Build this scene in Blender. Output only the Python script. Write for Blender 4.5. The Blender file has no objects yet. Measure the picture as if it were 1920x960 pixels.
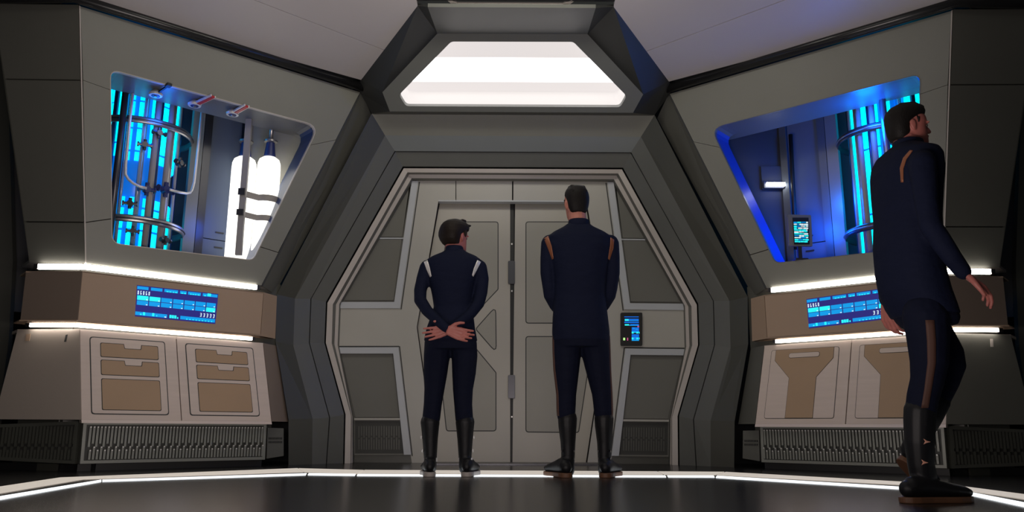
import bpy, bmesh, random
from math import *
from mathutils import Vector as V, Matrix, Euler
from mathutils.bvhtree import BVHTree
random.seed(4)
SC = bpy.context.scene
COL = SC.collection

# ------------------------------------------------------------------ camera
F = 1500.0; H = 0.312; T = atan(321/1500); RO = radians(0.3)
X0 = 0.018                                   # plane of symmetry of the chamber
FWD = V((0, cos(T), sin(T))); _u = V((0, -sin(T), cos(T))); _r = V((1, 0, 0))
RT = _r*cos(RO) + _u*sin(RO); UP = -_r*sin(RO) + _u*cos(RO)
cd = bpy.data.cameras.new('camera'); cam = bpy.data.objects.new('camera', cd); COL.objects.link(cam)
cd.sensor_width = 36; cd.lens = F/1920*36; cd.clip_start = .02
cam.matrix_world = Matrix(((RT.x, UP.x, -FWD.x, 0), (RT.y, UP.y, -FWD.y, 0), (RT.z, UP.z, -FWD.z, H), (0, 0, 0, 1)))
SC.camera = cam
# ------------------------------------------------------------------ world, exposure, room lamps, added fill lights
w = bpy.data.worlds.new('world'); SC.world = w; w.use_nodes = True
w.node_tree.nodes['Background'].inputs[0].default_value = (.43, .44, .41, 1)
w.node_tree.nodes['Background'].inputs[1].default_value = 0.05
SC.view_settings.view_transform = 'Standard'; SC.view_settings.look = 'None'
SC.view_settings.exposure = 0; SC.view_settings.gamma = 1; SC.view_settings.use_curve_mapping = False
def area(name, loc, target, sx, sy, power, col):
    l = bpy.data.lights.new(name, 'AREA'); l.shape = 'RECTANGLE'; l.size = sx; l.size_y = sy; l.energy = power; l.color = col
    o = bpy.data.objects.new(name, l); COL.objects.link(o); o.location = loc
    o.rotation_euler = (V(target)-V(loc)).to_track_quat('-Z', 'Y').to_euler(); return o
def point(name, loc, power, col, r=.05):
    l = bpy.data.lights.new(name, 'POINT'); l.energy = power; l.color = col; l.shadow_soft_size = r
    o = bpy.data.objects.new(name, l); COL.objects.link(o); o.location = loc; return o
area('ceiling_lamp', (0, 4.7, 3.55), (0, 7.3, 1.5), 1.6, .25, 15, (1, .96, .84))
area('ceiling_lamp', (-.9, 3.6, 3.5), (-2.6, 6.1, 1.2), 1.4, .5, 8, (1, .96, .84))
area('ceiling_lamp', (.9, 3.4, 3.5), (2.6, 6.1, .9), 1.4, .5, 4, (1, .96, .84))
area('front_fill', (0, 0.2, 1.9), (0, 7, 1.3), 1.6, 1.6, 4, (.97, .98, 1))  # added fill from near the camera, no such fixture
area('ceiling_fill', (-.3, 2.2, .4), (-.5, 4.6, 3.9), 2.6, .5, 62, (1, .88, .84))  # added unseen fill that brightens the ceiling from below

# ------------------------------------------------------------------ materials
MATS = {}
def mat(name, col, rough=.5, metal=0, emit=None, es=0, bump=0, bscale=200, var=0, spec=.5, coat=0, alpha=None, trans=0, stretch=None, vscale=3, sheen=0, bdist=.002):
    if name in MATS: return MATS[name]
    m = bpy.data.materials.new(name); m.use_nodes = True; nt = m.node_tree; b = nt.nodes['Principled BSDF']
    b.inputs['Base Color'].default_value = (*col, 1); b.inputs['Roughness'].default_value = rough; b.inputs['Metallic'].default_value = metal
    b.inputs['Specular IOR Level'].default_value = spec; b.inputs['Coat Weight'].default_value = coat
    b.inputs['Sheen Weight'].default_value = sheen
    if emit: b.inputs['Emission Color'].default_value = (*emit, 1); b.inputs['Emission Strength'].default_value = es
    if trans: b.inputs['Transmission Weight'].default_value = trans
    tc = nt.nodes.new('ShaderNodeTexCoord')
    src = tc.outputs['Object']
    if stretch:
        mp = nt.nodes.new('ShaderNodeMapping'); mp.inputs['Scale'].default_value = stretch
        nt.links.new(src, mp.inputs[0]); src = mp.outputs[0]
    if bump:
        n = nt.nodes.new('ShaderNodeTexNoise'); n.inputs['Scale'].default_value = bscale; n.inputs['Detail'].default_value = 3
        bp = nt.nodes.new('ShaderNodeBump'); bp.inputs['Strength'].default_value = bump; bp.inputs['Distance'].default_value = bdist
        nt.links.new(src, n.inputs['Vector']); nt.links.new(n.outputs['Fac'], bp.inputs['Height']); nt.links.new(bp.outputs[0], b.inputs['Normal'])
    if var:
        n = nt.nodes.new('ShaderNodeTexNoise'); n.inputs['Scale'].default_value = vscale; n.inputs['Detail'].default_value = 5
        mx = nt.nodes.new('ShaderNodeMix'); mx.data_type = 'RGBA'
        mx.inputs['A'].default_value = (*[c*(1-var) for c in col], 1); mx.inputs['B'].default_value = (*[min(1, c*(1+var)) for c in col], 1)
        nt.links.new(src, n.inputs['Vector']); nt.links.new(n.outputs['Fac'], mx.inputs['Factor']); nt.links.new(mx.outputs['Result'], b.inputs['Base Color'])
    MATS[name] = m; return m
def emis(name, col, s):
    return mat(name, tuple(c*.5 for c in col), .4, emit=col, es=s)
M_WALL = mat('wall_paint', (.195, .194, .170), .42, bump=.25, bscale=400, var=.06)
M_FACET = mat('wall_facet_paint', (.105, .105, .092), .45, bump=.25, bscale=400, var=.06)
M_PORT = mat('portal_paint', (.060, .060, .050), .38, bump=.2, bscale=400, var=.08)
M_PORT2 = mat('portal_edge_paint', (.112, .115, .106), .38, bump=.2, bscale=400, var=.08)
M_BLACK = mat('black_gap', (.008, .008, .009), .5)
M_PIPE = mat('black_rubber_pipe', (.012, .012, .013), .28)
M_TOPB = mat('portal_top_lit', (.17, .185, .19), .38, bump=.2, bscale=400, var=.06)  # brighter copy of the portal edge colour, light put into it
M_BEIGE = mat('beige_trim', (.44, .40, .37), .4, bump=.1)
M_DOOR = mat('door_paint', (.46, .43, .375), .34, bump=.15, bscale=500, var=.05)
M_SURR = mat('surround_paint', (.45, .435, .395), .38, bump=.15, bscale=500, var=.05)
M_STRIP = mat('pale_strip', (.50, .52, .55), .35)
M_INSET = mat('inset_paint', (.155, .153, .135), .5, bump=.2, bscale=500, var=.06)
M_DGROOVE = mat('groove_dark', (.03, .032, .032), .5)
M_CAB = mat('cabinet_paint', (.60, .50, .44), .42, bump=.2, bscale=120, var=.08, stretch=(1, 1, 12))
M_TAN = mat('tan_panel', (.38, .255, .155), .5, bump=.3, bscale=500, var=.07)
M_BAND = mat('band_fabric', (.36, .255, .18), .6, bump=.35, bscale=700, var=.05)
M_RAD = mat('radiator_metal', (.235, .24, .215), .38, metal=.2, bump=.1)
M_RADD = mat('radiator_dark', (.035, .036, .032), .5)
M_CEIL = mat('ceiling_panel_paint', (.50, .465, .46), .42, bump=.15, bscale=400, var=.03)
M_FLOOR = mat('floor_dark_gloss', (.013, .0125, .012), .22, bump=.08, bscale=60, var=.2, spec=.45)
M_METAL = mat('brushed_metal', (.42, .40, .40), .3, metal=.9)
M_DMETAL = mat('dark_metal', (.09, .09, .10), .35, metal=.8)
M_ALC = mat('alcove_paint', (.14, .14, .15), .38, bump=.1)
M_ALCR = mat('alcove_paint_shaded', (.07, .08, .10), .4)  # right alcove's copy of the alcove paint, shade put into the colour
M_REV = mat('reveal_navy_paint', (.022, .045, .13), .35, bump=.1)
M_FLANK = mat('flank_black_paint', (.022, .023, .022), .5, bump=.1)
M_STRAP = mat('strap_grey', (.30, .28, .27), .45)
M_COPT = mat('dull_copper_stripe', (.060, .022, .013), .7)
M_NAVY = mat('navy_plastic', (.02, .03, .14), .35)
M_GLASS = mat('glass_tube', (.55, .65, .8), .12, metal=.0, trans=.6)
M_RED = mat('red_cable', (.45, .02, .03), .4)
M_TUBE = emis('console_tube_light', (1, .93, .84), 13)
M_TUBE2 = emis('console_tube_light_dim', (1, .90, .80), 13)
M_FL1 = emis('floor_light_beige', (1, .90, .78), .45)
M_FL2 = emis('floor_light_white', (.92, .97, 1), 1.3)
M_BOX = emis('lightbox_glow', (1, .97, .94), 2.6)
M_BOXW = mat('lightbox_white_glow', (.20, .19, .19), .5, emit=(1, .94, .92), es=.66)  # emission stands in for light bounced inside the box
M_TANK = emis('tank_glow', (1, .97, .86), 1.6)
M_CYAN = emis('cyan_glow', (.0, .42, 1), 2.6)
M_CYAN2 = emis('cyan_bright_glow', (.0, .80, 1), 2.0)
M_CORE = mat('reactor_core_blue', (.02, .12, .45), .25, emit=(.0, .13, .6), es=.8)
M_DBLUE = mat('dark_blue_pipe', (.03, .06, .16), .3, metal=.5)
M_LAMP = emis('lamp_white', (.9, .95, 1), 12)
M_SCR = emis('screen_navy', (.02, .02, .2), .8)
M_SCRB = emis('screen_blue', (.0, .33, .82), .85)
M_SCRC = emis('screen_cyan', (.02, .95, 1), .95)
M_SCRW = emis('screen_white', (.75, .95, 1), 1.0)
M_SCRR = emis('screen_red', (.7, .1, .3), .6)
M_SCRG = emis('screen_green', (.5, .9, .3), 1.0)
M_UNI = mat('navy_uniform_cloth', (.0050, .0072, .0215), .8, bump=.45, bscale=11, bdist=.02, var=.12, spec=.12, vscale=14, stretch=(1, 1, 1.7))
M_TROU = mat('navy_trouser_cloth', (.0042, .0057, .0165), .8, bump=.45, bscale=11, bdist=.02, var=.12, spec=.12, vscale=14, stretch=(1, 1, 1.7))  # darker than the jacket navy; weaker light put into the colour
M_BOOT = mat('black_boot_leather', (.0055, .0055, .007), .5, bump=.2, bscale=150, spec=.25)
M_SOLEB = mat('brown_sole', (.10, .042, .018), .6)
M_SOLEG = mat('grey_sole', (.30, .27, .25), .55)
M_SILV = mat('silver_trim', (.72, .70, .68), .35, metal=.3)
M_COPP = mat('copper_trim', (.24, .085, .04), .45, metal=.3)
M_SKIN = mat('skin_tan', (.42, .17, .125), .55, var=.12, vscale=20, bump=.1)
M_SKIN2 = mat('skin_brown', (.36, .115, .095), .55, var=.14, vscale=20, bump=.1)
M_HAIRB = mat('dark_hair', (.006, .0045, .004), .6, spec=.2, bump=.9, bscale=60, stretch=(5, 5, 1))
M_HAIRW = mat('brown_black_hair', (.010, .006, .004), .6, spec=.2, bump=.9, bscale=70, stretch=(3, 3, 1))
M_EYE = mat('eye_dark', (.10, .08, .07), .35)

# ------------------------------------------------------------------ helpers
def ray(u, v): return FWD + RT*((u-960)/F) + UP*((480-v)/F)
O = V((0, 0, H))
class Pl:
    def __init__(s, p, n): s.p = V(p); s.n = V(n).normalized()
    def at(s, u, v):
        d = ray(u, v); return O + d*((s.p-O).dot(s.n)/d.dot(s.n))
    def atr(s, u, v):                       # a point measured on the right-hand twin, brought to the left side
        d = ray(u, v); d = V((-d.x, d.y, d.z)); o = V((2*X0, 0, H)); return o + d*((s.p-o).dot(s.n)/d.dot(s.n))
    def off(s, k): return Pl(s.p + s.n*k, s.n)
def YP(y): return Pl((0, y, 0), (0, -1, 0))
def ZP(z): return Pl((0, 0, z), (0, 0, 1))
def mir(p, side): return V(p) if side == 1 else V((2*X0-p[0], p[1], p[2]))
def wloc(o):
    l = V((0, 0, 0))
    while o is not None: l += o.location; o = o.parent
    return l
def thing(name, label, cat, loc=(0, 0, 0), group=None, kind=None):
    o = bpy.data.objects.new(name, None); COL.objects.link(o); o.location = loc; o.empty_display_size = .1
    tag(o, label, cat, group, kind); return o
def tag(o, label=None, cat=None, group=None, kind=None):
    if label: o['label'] = label
    if cat: o['category'] = cat
    if group: o['group'] = group
    if kind: o['kind'] = kind
    return o
def mk(name, vs, fs, m, parent=None, side=1, bevel=0, smooth=False, recalc=True):
    off = wloc(parent) if parent else None
    vs = [mir(p, side) for p in vs]
    base = off if parent else sum(vs, V((0, 0, 0)))/len(vs)
    me = bpy.data.meshes.new(name); me.from_pydata([p-base for p in vs], [], fs)
    bm = bmesh.new(); bm.from_mesh(me)
    if recalc: bmesh.ops.recalc_face_normals(bm, faces=bm.faces)
    if bevel:
        es = [e for e in bm.edges if len(e.link_faces) == 2 and e.calc_face_angle(0) > .6]
        bmesh.ops.bevel(bm, geom=es, offset=bevel, segments=2, affect='EDGES', profile=.6, clamp_overlap=True)
    bm.to_mesh(me); bm.free()
    if smooth: me.polygons.foreach_set('use_smooth', [True]*len(me.polygons))
    me.materials.append(m)
    o = bpy.data.objects.new(name, me); COL.objects.link(o)
    if parent: o.parent = parent
    else: o.location = base
    return o
class MB:                                   # collects shapes into one mesh
    def __init__(s): s.v = []; s.f = []
    def add(s, vs, fs):
        k = len(s.v); s.v += [V(p) for p in vs]; s.f += [tuple(i+k for i in f) for f in fs]; return s
    def build(s, name, m, parent=None, side=1, **k): return mk(name, s.v, s.f, m, parent, side, **k)
def prism_g(pts, back):                     # polygon extruded along vector back
    n = len(pts); a = [V(p) for p in pts]
    nv = V((0, 0, 0))
    for i in range(n): nv += a[i].cross(a[(i+1) % n])
    if nv.dot(V(back)) > 0: a.reverse()
    vs = a + [p+V(back) for p in a]
    return vs, [tuple(range(n)), tuple(range(2*n-1, n-1, -1))] + [(i, i+n, (i+1) % n+n, (i+1) % n) for i in range(n)]
def prism(name, pts, back, m, parent=None, side=1, bevel=0):
    vs, fs = prism_g(pts, back); return mk(name, vs, fs, m, parent, side, bevel)
def ring_prism(name, outer, inner, back, m, parent=None, side=1, bevel=0):
    # outer and inner need not match in count; front filled by triangulation
    bm = bmesh.new(); loops = []
    for L in (outer, inner):
        vv = [bm.verts.new(p) for p in L]; loops.append(vv)
        for i in range(len(vv)): bm.edges.new((vv[i], vv[(i+1) % len(vv)]))
    bmesh.ops.triangle_fill(bm, use_beauty=True, edges=bm.edges[:])
    bm.verts.index_update()
    vs = [v.co.copy() for v in bm.verts]; fs = [tuple(v.index for v in f.verts) for f in bm.faces]; n = len(vs)
    vs += [p+V(back) for p in vs]; fs += [tuple(i+n for i in reversed(f)) for f in fs]
    for vv in loops:
        k = len(vv)
        for i in range(k): a, b = vv[i].index, vv[(i+1) % k].index; fs.append((a, b, b+n, a+n))
    bm.free(); return mk(name, vs, fs, m, parent, side, bevel)
def box_g(c, ax, ay, az):                   # centre and three half-axis vectors
    c, ax, ay, az = V(c), V(ax), V(ay), V(az)
    vs = [c+ax*i+ay*j+az*k for i in (-1, 1) for j in (-1, 1) for k in (-1, 1)]
    return vs, [(0, 1, 3, 2), (4, 6, 7, 5), (0, 4, 5, 1), (2, 3, 7, 6), (0, 2, 6, 4), (1, 5, 7, 3)]
def bx(x0, x1, y0, y1, z0, z1): return box_g(((x0+x1)/2, (y0+y1)/2, (z0+z1)/2), ((x1-x0)/2, 0, 0), (0, (y1-y0)/2, 0), (0, 0, (z1-z0)/2))
def rounded(pts, r, seg=4):
    out = []; n = len(pts); rr = r if isinstance(r, (list, tuple)) else [r]*n
    for i in range(n):
        p, a, b = V(pts[i]), V(pts[i-1]), V(pts[(i+1) % n])
        da, db = (a-p), (b-p); k = rr[i]
        if k <= 0: out.append(p); continue
        ang = da.angle(db); t = min(k/tan(ang/2), da.length*.45, db.length*.45)
        pa, pb = p+da.normalized()*t, p+db.normalized()*t
        for j in range(seg+1):
            s = j/seg; out.append(pa*(1-s)**2+p*2*s*(1-s)+pb*s*s)
    return out
def shrink(pts, d):                         # inset a planar polygon by d (negative grows)
    n = len(pts); nv = V((0, 0, 0)); a = [V(p) for p in pts]
    for i in range(n): nv += a[i].cross(a[(i+1) % n])
    c0 = a[0]; nv = V((0, 0, 0))
    for i in range(1, n-1): nv += (a[i]-c0).cross(a[i+1]-c0)
    nv.normalize(); out = []
    for i in range(n):
        e1 = (a[i]-a[i-1]); e2 = (a[(i+1) % n]-a[i])
        if e1.length < 1e-6 or e2.length < 1e-6: out.append(a[i]); continue
        e1.normalize(); e2.normalize()
        n1, n2 = nv.cross(e1), nv.cross(e2); b = n1+n2
        out.append(a[i]+b*(d/max(.3, 1+n1.dot(n2))))
    return out
def tube_g(pts, rad, n=12, closed=False, up=None):
    pts = [V(p) for p in pts]; k = len(pts); rad = rad if isinstance(rad, (list, tuple)) else [rad]*k
    vs, fs = [], []; ref = None
    for i in range(k):
        if closed: t = (pts[(i+1) % k]-pts[i-1])
        elif i == 0: t = pts[1]-pts[0]
        elif i == k-1: t = pts[-1]-pts[-2]
        else: t = (pts[i+1]-pts[i]).normalized()+(pts[i]-pts[i-1]).normalized()
        t.normalize()
        if ref is None:
            ref = V(up) if up is not None else (V((0, 0, 1)) if abs(t.z) < .9 else V((1, 0, 0)))
        s = t.cross(ref)
        if s.length < 1e-4: s = t.cross(V((0, 1, 0)))
        s.normalize(); q = s.cross(t).normalized(); ref = q
        ra, rb = rad[i] if isinstance(rad[i], (list, tuple)) else (rad[i], rad[i])
        for j in range(n):
            a = 2*pi*j/n; vs.append(pts[i]+s*(cos(a)*ra)+q*(sin(a)*rb))
    for i in range(k if closed else k-1):
        for j in range(n):
            a, b = i*n+j, i*n+(j+1) % n; c, d = ((i+1) % k)*n+(j+1) % n, ((i+1) % k)*n+j; fs.append((a, b, c, d))
    if not closed: fs += [tuple(range(n-1, -1, -1)), tuple((k-1)*n+j for j in range(n))]
    return vs, fs
def tube(name, pts, rad, m, parent=None, side=1, n=12, smooth=True, closed=False):
    vs, fs = tube_g(pts, rad, n, closed); return mk(name, vs, fs, m, parent, side, smooth=smooth)
def lathe_g(c, prof, n=24, axis='z'):       # prof: (radius, height)
    vs, fs = [], []; c = V(c)
    for r, z in prof:
        for j in range(n): a = 2*pi*j/n; vs.append(c+V((cos(a)*r, sin(a)*r, z)))
    for i in range(len(prof)-1):
        for j in range(n): fs.append((i*n+j, i*n+(j+1) % n, (i+1)*n+(j+1) % n, (i+1)*n+j))
    fs += [tuple(range(n-1, -1, -1)), tuple((len(prof)-1)*n+j for j in range(n))]
    return vs, fs
def inset_panel(name, pts, nrm, m, parent, side=1, groove=.006, lift=.004, r=.012, gm=None, gname='groove'):
    """a panel sitting in a dark groove on a surface with outward normal nrm"""
    nrm = V(nrm).normalized(); P = rounded(pts, r, 3) if r else pts
    g = [p+nrm*.0012 for p in shrink(P, -groove)]
    prism(gname, g, -nrm*.02, gm or M_DGROOVE, parent, side)
    prism(name, [p+nrm*lift for p in P], -nrm*.02, m, parent, side)

# ================================================================== STRUCTURE
# ---- floor
o = mk('floor', *bx(-9, 9, -6, 9, -.1, 0), M_FLOOR); tag(o, 'dark glossy deck floor', kind='structure')
Z = ZP(.004)
def floor_light(rows, m, label, grp):
    for i, (q) in enumerate(rows):
        pts = [ZP(.004).at(*p) for p in q]
        o = prism('floor_light', pts, (0, 0, -.003), m); tag(o, label[i], 'floor light', grp)
B_ = 'wide cream floor light band, '
floor_light([
 [(560, 877.8), (682, 881.0), (671, 888.0), (571, 884.8)],
 [(684, 880.8), (1232, 883.6), (1243, 889.4), (673, 887.2)],
 [(1234, 883.6), (1358, 884.4), (1341, 890.0), (1246, 889.4)],
 [(113, 895), (558, 877.6), (569, 884.6), (157, 898)],
 [(-60, 921), (113, 895), (157, 898), (-60, 934)],
 [(1361, 884.6), (1775, 907.5), (1765, 912.5), (1344, 890.2)],
 [(1775, 907.5), (1980, 934), (1980, 944), (1765, 912.5)]], M_FL1,
 [B_+'short piece left of the woman', B_+'piece along the door under the officers', B_+'short piece right of the man by the door',
  B_+'in front of the left radiator', B_+'at the left frame edge', B_+'in front of the right radiator', B_+'at the right frame edge behind the walking man'],
 'cream floor light bands')
W_ = 'narrow white floor light line, '
floor_light([
 [(579, 887.0), (667, 888.5), (665, 891.2), (577, 890.0)],
 [(671, 888.6), (1247, 891.2), (1249, 894.0), (669, 891.4)],
 [(1251, 891.2), (1338, 891.4), (1340, 894.4), (1253, 894.0)],
 [(192, 899.2), (575, 887.2), (573, 890.2), (192, 902.2)],
 [(-60, 940), (190, 899.2), (190, 902.4), (-60, 946)],
 [(1344, 891.8), (1800, 919), (1796, 923), (1342, 895.0)],
 [(1802, 919), (1980, 953), (1980, 962), (1798, 923)]], M_FL2,
 [W_+'short piece left of the woman', W_+'piece along the door under the standing officers', W_+'short piece right of the man by the door',
  W_+'in front of the left radiator', W_+'at the left frame edge', W_+'in front of the right radiator', W_+'at the right frame edge'],
 'white floor light lines')

# ---- front wall with portal frames
wf = thing('wall_front', 'front wall with stepped hexagonal portal around the door', None, kind='structure')
LOOPS = [
 (6.75, [(697, 213), (519, 552), (517, 640), (541, 786), (541, 871)]),
 (6.90, [(722, 254), (553, 560), (550, 648), (586, 785), (585, 871)]),
 (7.00, [(740, 283), (582, 560), (579, 643), (617, 783), (611, 870)]),
 (7.03, [(741, 285), (584, 560), (581, 643), (619, 783), (613, 870)]),
 (7.12, [(755, 312), (611, 566), (608, 643), (645, 777), (643, 870)]),
 (7.18, [(756, 314), (612, 567), (609, 643), (646, 777), (644, 870)]),
 (7.13, [(757, 315.5), (614, 568), (611, 643), (648, 777), (646, 870)]),
 (7.14, [(764, 323), (624, 571), (622, 644), (658, 779), (657, 870)]),
 (7.22, [(767, 327), (630, 571), (627, 645), (659, 780), (658, 870)]),
 (7.23, [(772, 334), (636, 570), (633, 647), (661, 782), (661, 870)]),
 (7.33, [(775, 340), (640, 570), (637, 648), (663, 784), (664, 870)])]
L3 = []
for y, q in LOOPS:
    p = [YP(y).at(*a) for a in q]; p[-1].z = 0
    L3.append(list(reversed(p)) + [mir(a, -1) if False else V((2*.0035-a.x, a.y, a.z)) for a in p])
BM = [M_PORT, M_PORT2, M_BLACK, M_PORT2, M_BLACK, M_BLACK, M_BEIGE, M_INSET, M_BEIGE, M_INSET]
BN = ['outer_frame', 'middle_frame', 'seal', 'inner_frame', 'seal', 'seal', 'beige_trim', 'trim_step', 'trim_step', 'reveal']
for i in range(len(L3)-1):
    a, b = L3[i], L3[i+1]
    if BN[i] in ('outer_frame', 'middle_frame', 'inner_frame', 'beige_trim'):
        for k in range(9):      # each plated face of the frame is its own piece
            prism(BN[i], [a[k], a[k+1], b[k+1], b[k]], (0, .012, 0), (M_WALL if i == 0 else M_TOPB) if k == 4 and i < 2 else BM[i], wf)  # top faces lighter: light falling on them put into the colour
    else:
        vs = a+b; fs = [(k, k+1, k+11, k+10) for k in range(9)]
        mk(BN[i], vs, fs, BM[i], wf, recalc=False)
def sym(p): return [V((2*.0035-a.x, a.y, a.z)) for a in reversed(p)]
# backing plate and pale surround
bp = YP(7.345)
P = [bp.at(*q) for q in [(664, 870), (662, 784), (636, 648), (638, 570), (773, 336)]]
P[0].z = 0; opL = [YP(7.345).at(*q) for q in [(822, 376), (781, 613), (816, 870)]]; opL[-1].z = 0
prism('backing_panel', P + [opL[0], opL[1], opL[2]][:3], (0, .02, 0), M_INSET, wf)
PR_ = P + opL; prism('backing_panel', sym(PR_), (0, .02, 0), M_INSET, wf)
sp = YP(7.31)
Lq = [(816, 870), (781, 613), (822, 376)]
outL = [(772, 870), (770, 853), (746, 651), (634, 650), (637, 578), (750, 578), (783, 339)]
A_ = [sp.at(*q) for q in Lq]; A_[0].z = 0
O_ = [sp.at(*q) for q in outL]; O_[0].z = 0
jl = O_ + [sp.at(854, 339), sp.at(854, 376)] + list(reversed(A_))
prism('surround_panel', jl, (0, .03, 0), M_SURR, wf)
jr = sym(O_ + [sp.at(960, 339), sp.at(960, 376)] + list(reversed(A_)))
prism('surround_panel', jr, (0, .03, 0), M_SURR, wf)
prism('surround_panel', [sp.at(*q) for q in [(855.5, 339), (960, 339), (960, 376), (855.5, 376)]], (0, .03, 0), M_SURR, wf)
prism('lintel_lip', [YP(7.305).at(*q) for q in [(822, 375), (1098, 376), (1098, 378.5), (822, 377.5)]], (0, .08, 0), M_STRIP, wf)
def both(name, pts, y, dep, m, r=0, bevel=0):
    p = [YP(y).at(*q) for q in pts]
    if r: p = rounded(p, r, 3)
    prism(name, p, (0, dep, 0), m, wf, 1, bevel); prism(name, sym(p), (0, dep, 0), m, wf, 1, bevel)
both('pale_strip', [(784, 339), (750, 578), (637, 578), (640, 566), (739, 566), (772, 339)], 7.295, .03, M_STRIP, 0, .003)
both('pale_strip', [(634, 651), (747, 651), (771, 853), (757, 853), (737, 663), (637, 663)], 7.295, .03, M_STRIP, 0, .003)
both('light_line', [(713, 445.5), (757, 445.5), (757, 448), (711, 448)], 7.325, .02, M_STRIP)
both('shadow_line', [(785.5, 341), (787.5, 341), (753, 580), (751, 580)], 7.306, .01, M_DGROOVE)
both('shadow_line', [(748, 649), (750, 649), (774, 855), (772, 855)], 7.306, .01, M_DGROOVE)
both('shadow_line', [(636, 648.5), (748, 648.5), (748, 650.5), (636, 650.5)], 7.306, .01, M_DGROOVE)
both('side_inset_panel', [(768, 345), (754, 444), (713, 444), (770, 345)], 7.332, .01, M_INSET)
both('side_inset_panel', [(753, 449), (738, 563), (645, 563), (710, 449)], 7.332, .01, M_INSET)
both('side_inset_panel', [(640, 665), (736, 665), (749, 782), (666, 782)], 7.332, .01, M_INSET)
both('light_line', [(664, 784), (750, 784), (750, 787.5), (664, 787.5)], 7.30, .03, M_SURR)
both('light_line', [(664, 850.5), (757, 850.5), (757, 853), (664, 853)], 7.30, .03, M_INSET)
both('kick_plate', [(664, 854), (772, 854), (773, 869), (664, 869)], 7.315, .02, M_PORT)
both('vent_plate', [(666, 789), (751, 789), (756, 850), (666, 850)], 7.335, .008, M_RADD)
for s in (0, 1):
    for i in range(17):
        for row, (va, vb) in enumerate(((799, 817 if i % 2 else 821), (820 if i % 2 else 824, 843))):
            u = 672 + i*4.7
            p = [YP(7.328).at(*q) for q in [(u, va), (u+2.1, va), (u+2.1, vb), (u, vb)]]
            if s: p = sym(p)
            o = prism('vent_fin', p, (0, .012, 0), mat('vent_dark_metal', (.085, .087, .076), .4, metal=.2), wf)
# ---- door
d1 = thing('door_1', 'closed double sliding door', None, kind='structure')
dp = YP(7.42)
leafL = [dp.at(*q) for q in [(826, 372), (956.5, 372), (956.5, 872), (819, 872), (783, 613)]]
for p in leafL:
    if p.z < .1: p.z = 0
for s, lf in ((0, leafL), (1, sym(leafL))):
    leaf = prism('door_leaf', lf, (0, .05, 0), M_DOOR, d1)
    if s == 0:
        ins = [[(843, 417), (933, 417), (933, 542), (880, 598), (815, 590)], [(928.5, 577), (929.5, 659), (893, 617)],
               [(820, 640), (870, 628), (929, 699), (929, 807), (838, 807)]]
    else:
        ins = [[(987, 417), (1076, 417), (1112, 605), (987, 605)], [(987, 632), (1111, 632), (1084, 810), (987, 809)]]
    for q in ins:
        inset_panel('inset_panel', [dp.at(*a) for a in q], (0, -1, 0), mat('door_inset_paint', (.345, .33, .285), .42, bump=.15, bscale=500, var=.05), leaf, groove=.009, lift=.003, r=.02, gname='inset_groove')
mk('door_gap', *prism_g([YP(7.424).at(*q) for q in [(956.5, 372), (963.5, 372), (963.5, 872), (956.5, 872)]], (0, .03, 0)), M_BLACK, d1)
for va, vb in ((489, 532), (703, 747)):
    prism('door_latch', rounded([YP(7.405).at(*q) for q in [(952.5, va), (965.5, va), (965.5, vb), (952.5, vb)]], .01, 2), (0, .03, 0), M_DMETAL, d1, 1, .002)
for va in (456, 544, 780):
    prism('latch_stud', [YP(7.41).at(*q) for q in [(958.5, va), (961, va), (961, va+3), (958.5, va+3)]], (0, .02, 0), M_SILV, d1)
prism('threshold', [ZP(.012).at(*q) for q in [(800, 869), (1122, 870), (1122, 867), (800, 866)]], (0, 0, -.012), M_DMETAL, d1)
# solid wall behind everything so no light leaks
mk('wall_front_core', *bx(-4, 4, 7.5, 7.6, 0, 4), M_BLACK, wf)

# ---- ceiling light box above the door
lb = thing('ceiling_light_box', 'large white glowing trapezoid ceiling light above the door', 'ceiling light', (0, 6.4, 3.2))
pb, pt = YP(6.6).at(960, 209), YP(6.1).at(960, 63)
LP = Pl(pb, (0, -(pt.z-pb.z), -(pb.y-pt.y)))
outer = [LP.at(*q) for q in [(717, 173), (820, 63), (1101.5, 64), (1206, 177), (1187, 211.5), (731, 209)]]
inner = rounded([LP.at(*q) for q in [(748, 178), (838, 78), (857, 78), (1064, 78.5), (1083, 78.5), (1175, 180), (1160, 201), (763, 199)]][0:1] +
                [LP.at(*q) for q in [(846, 78), (1075, 78.5), (1175, 180), (1163, 201), (761, 199)]], [.05, .06, .06, .05, .05, .05], 5)
back = -LP.n*.05
ring_prism('frame', outer, inner, back, M_PORT2, lb)
n_ = len(inner)
def clip(poly, conv, nrm):
    c = sum(conv, V((0, 0, 0)))/len(conv); out = list(poly)
    for i in range(len(conv)):
        a, b = conv[i], conv[(i+1) % len(conv)]
        if (b-a).length < 1e-6: continue
        m_ = nrm.cross(b-a)
        if (c-a).dot(m_) < 0: m_ = -m_
        new = []
        for k in range(len(out)):
            p, q = out[k-1], out[k]; dp_, dq_ = (p-a).dot(m_), (q-a).dot(m_)
            if (dp_ >= 0) != (dq_ >= 0): new.append(p.lerp(q, dp_/(dp_-dq_)))
            if dq_ >= 0: new.append(q)
        out = new
    return out
bk = [p - LP.n*.42 for p in shrink(inner, -.03)]; fr = [p - LP.n*.05 for p in inner]
mk('glowing_side', fr+bk, [(i, (i+1) % n_, (i+1) % n_+n_, i+n_) for i in range(n_)], mat('lightbox_side_glow', (.25, .24, .235), .6, emit=(1, .94, .92), es=.60), lb, recalc=False)  # sides glow in place of light bounced inside the box
bl = LP.off(-.40)
mk('lower_diffuser', *prism_g(clip([bl.at(*q) for q in [(730, 153), (1192, 155), (1192, 225), (730, 222)]], bk, LP.n), -LP.n*.02), M_BOXW, lb)
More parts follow.
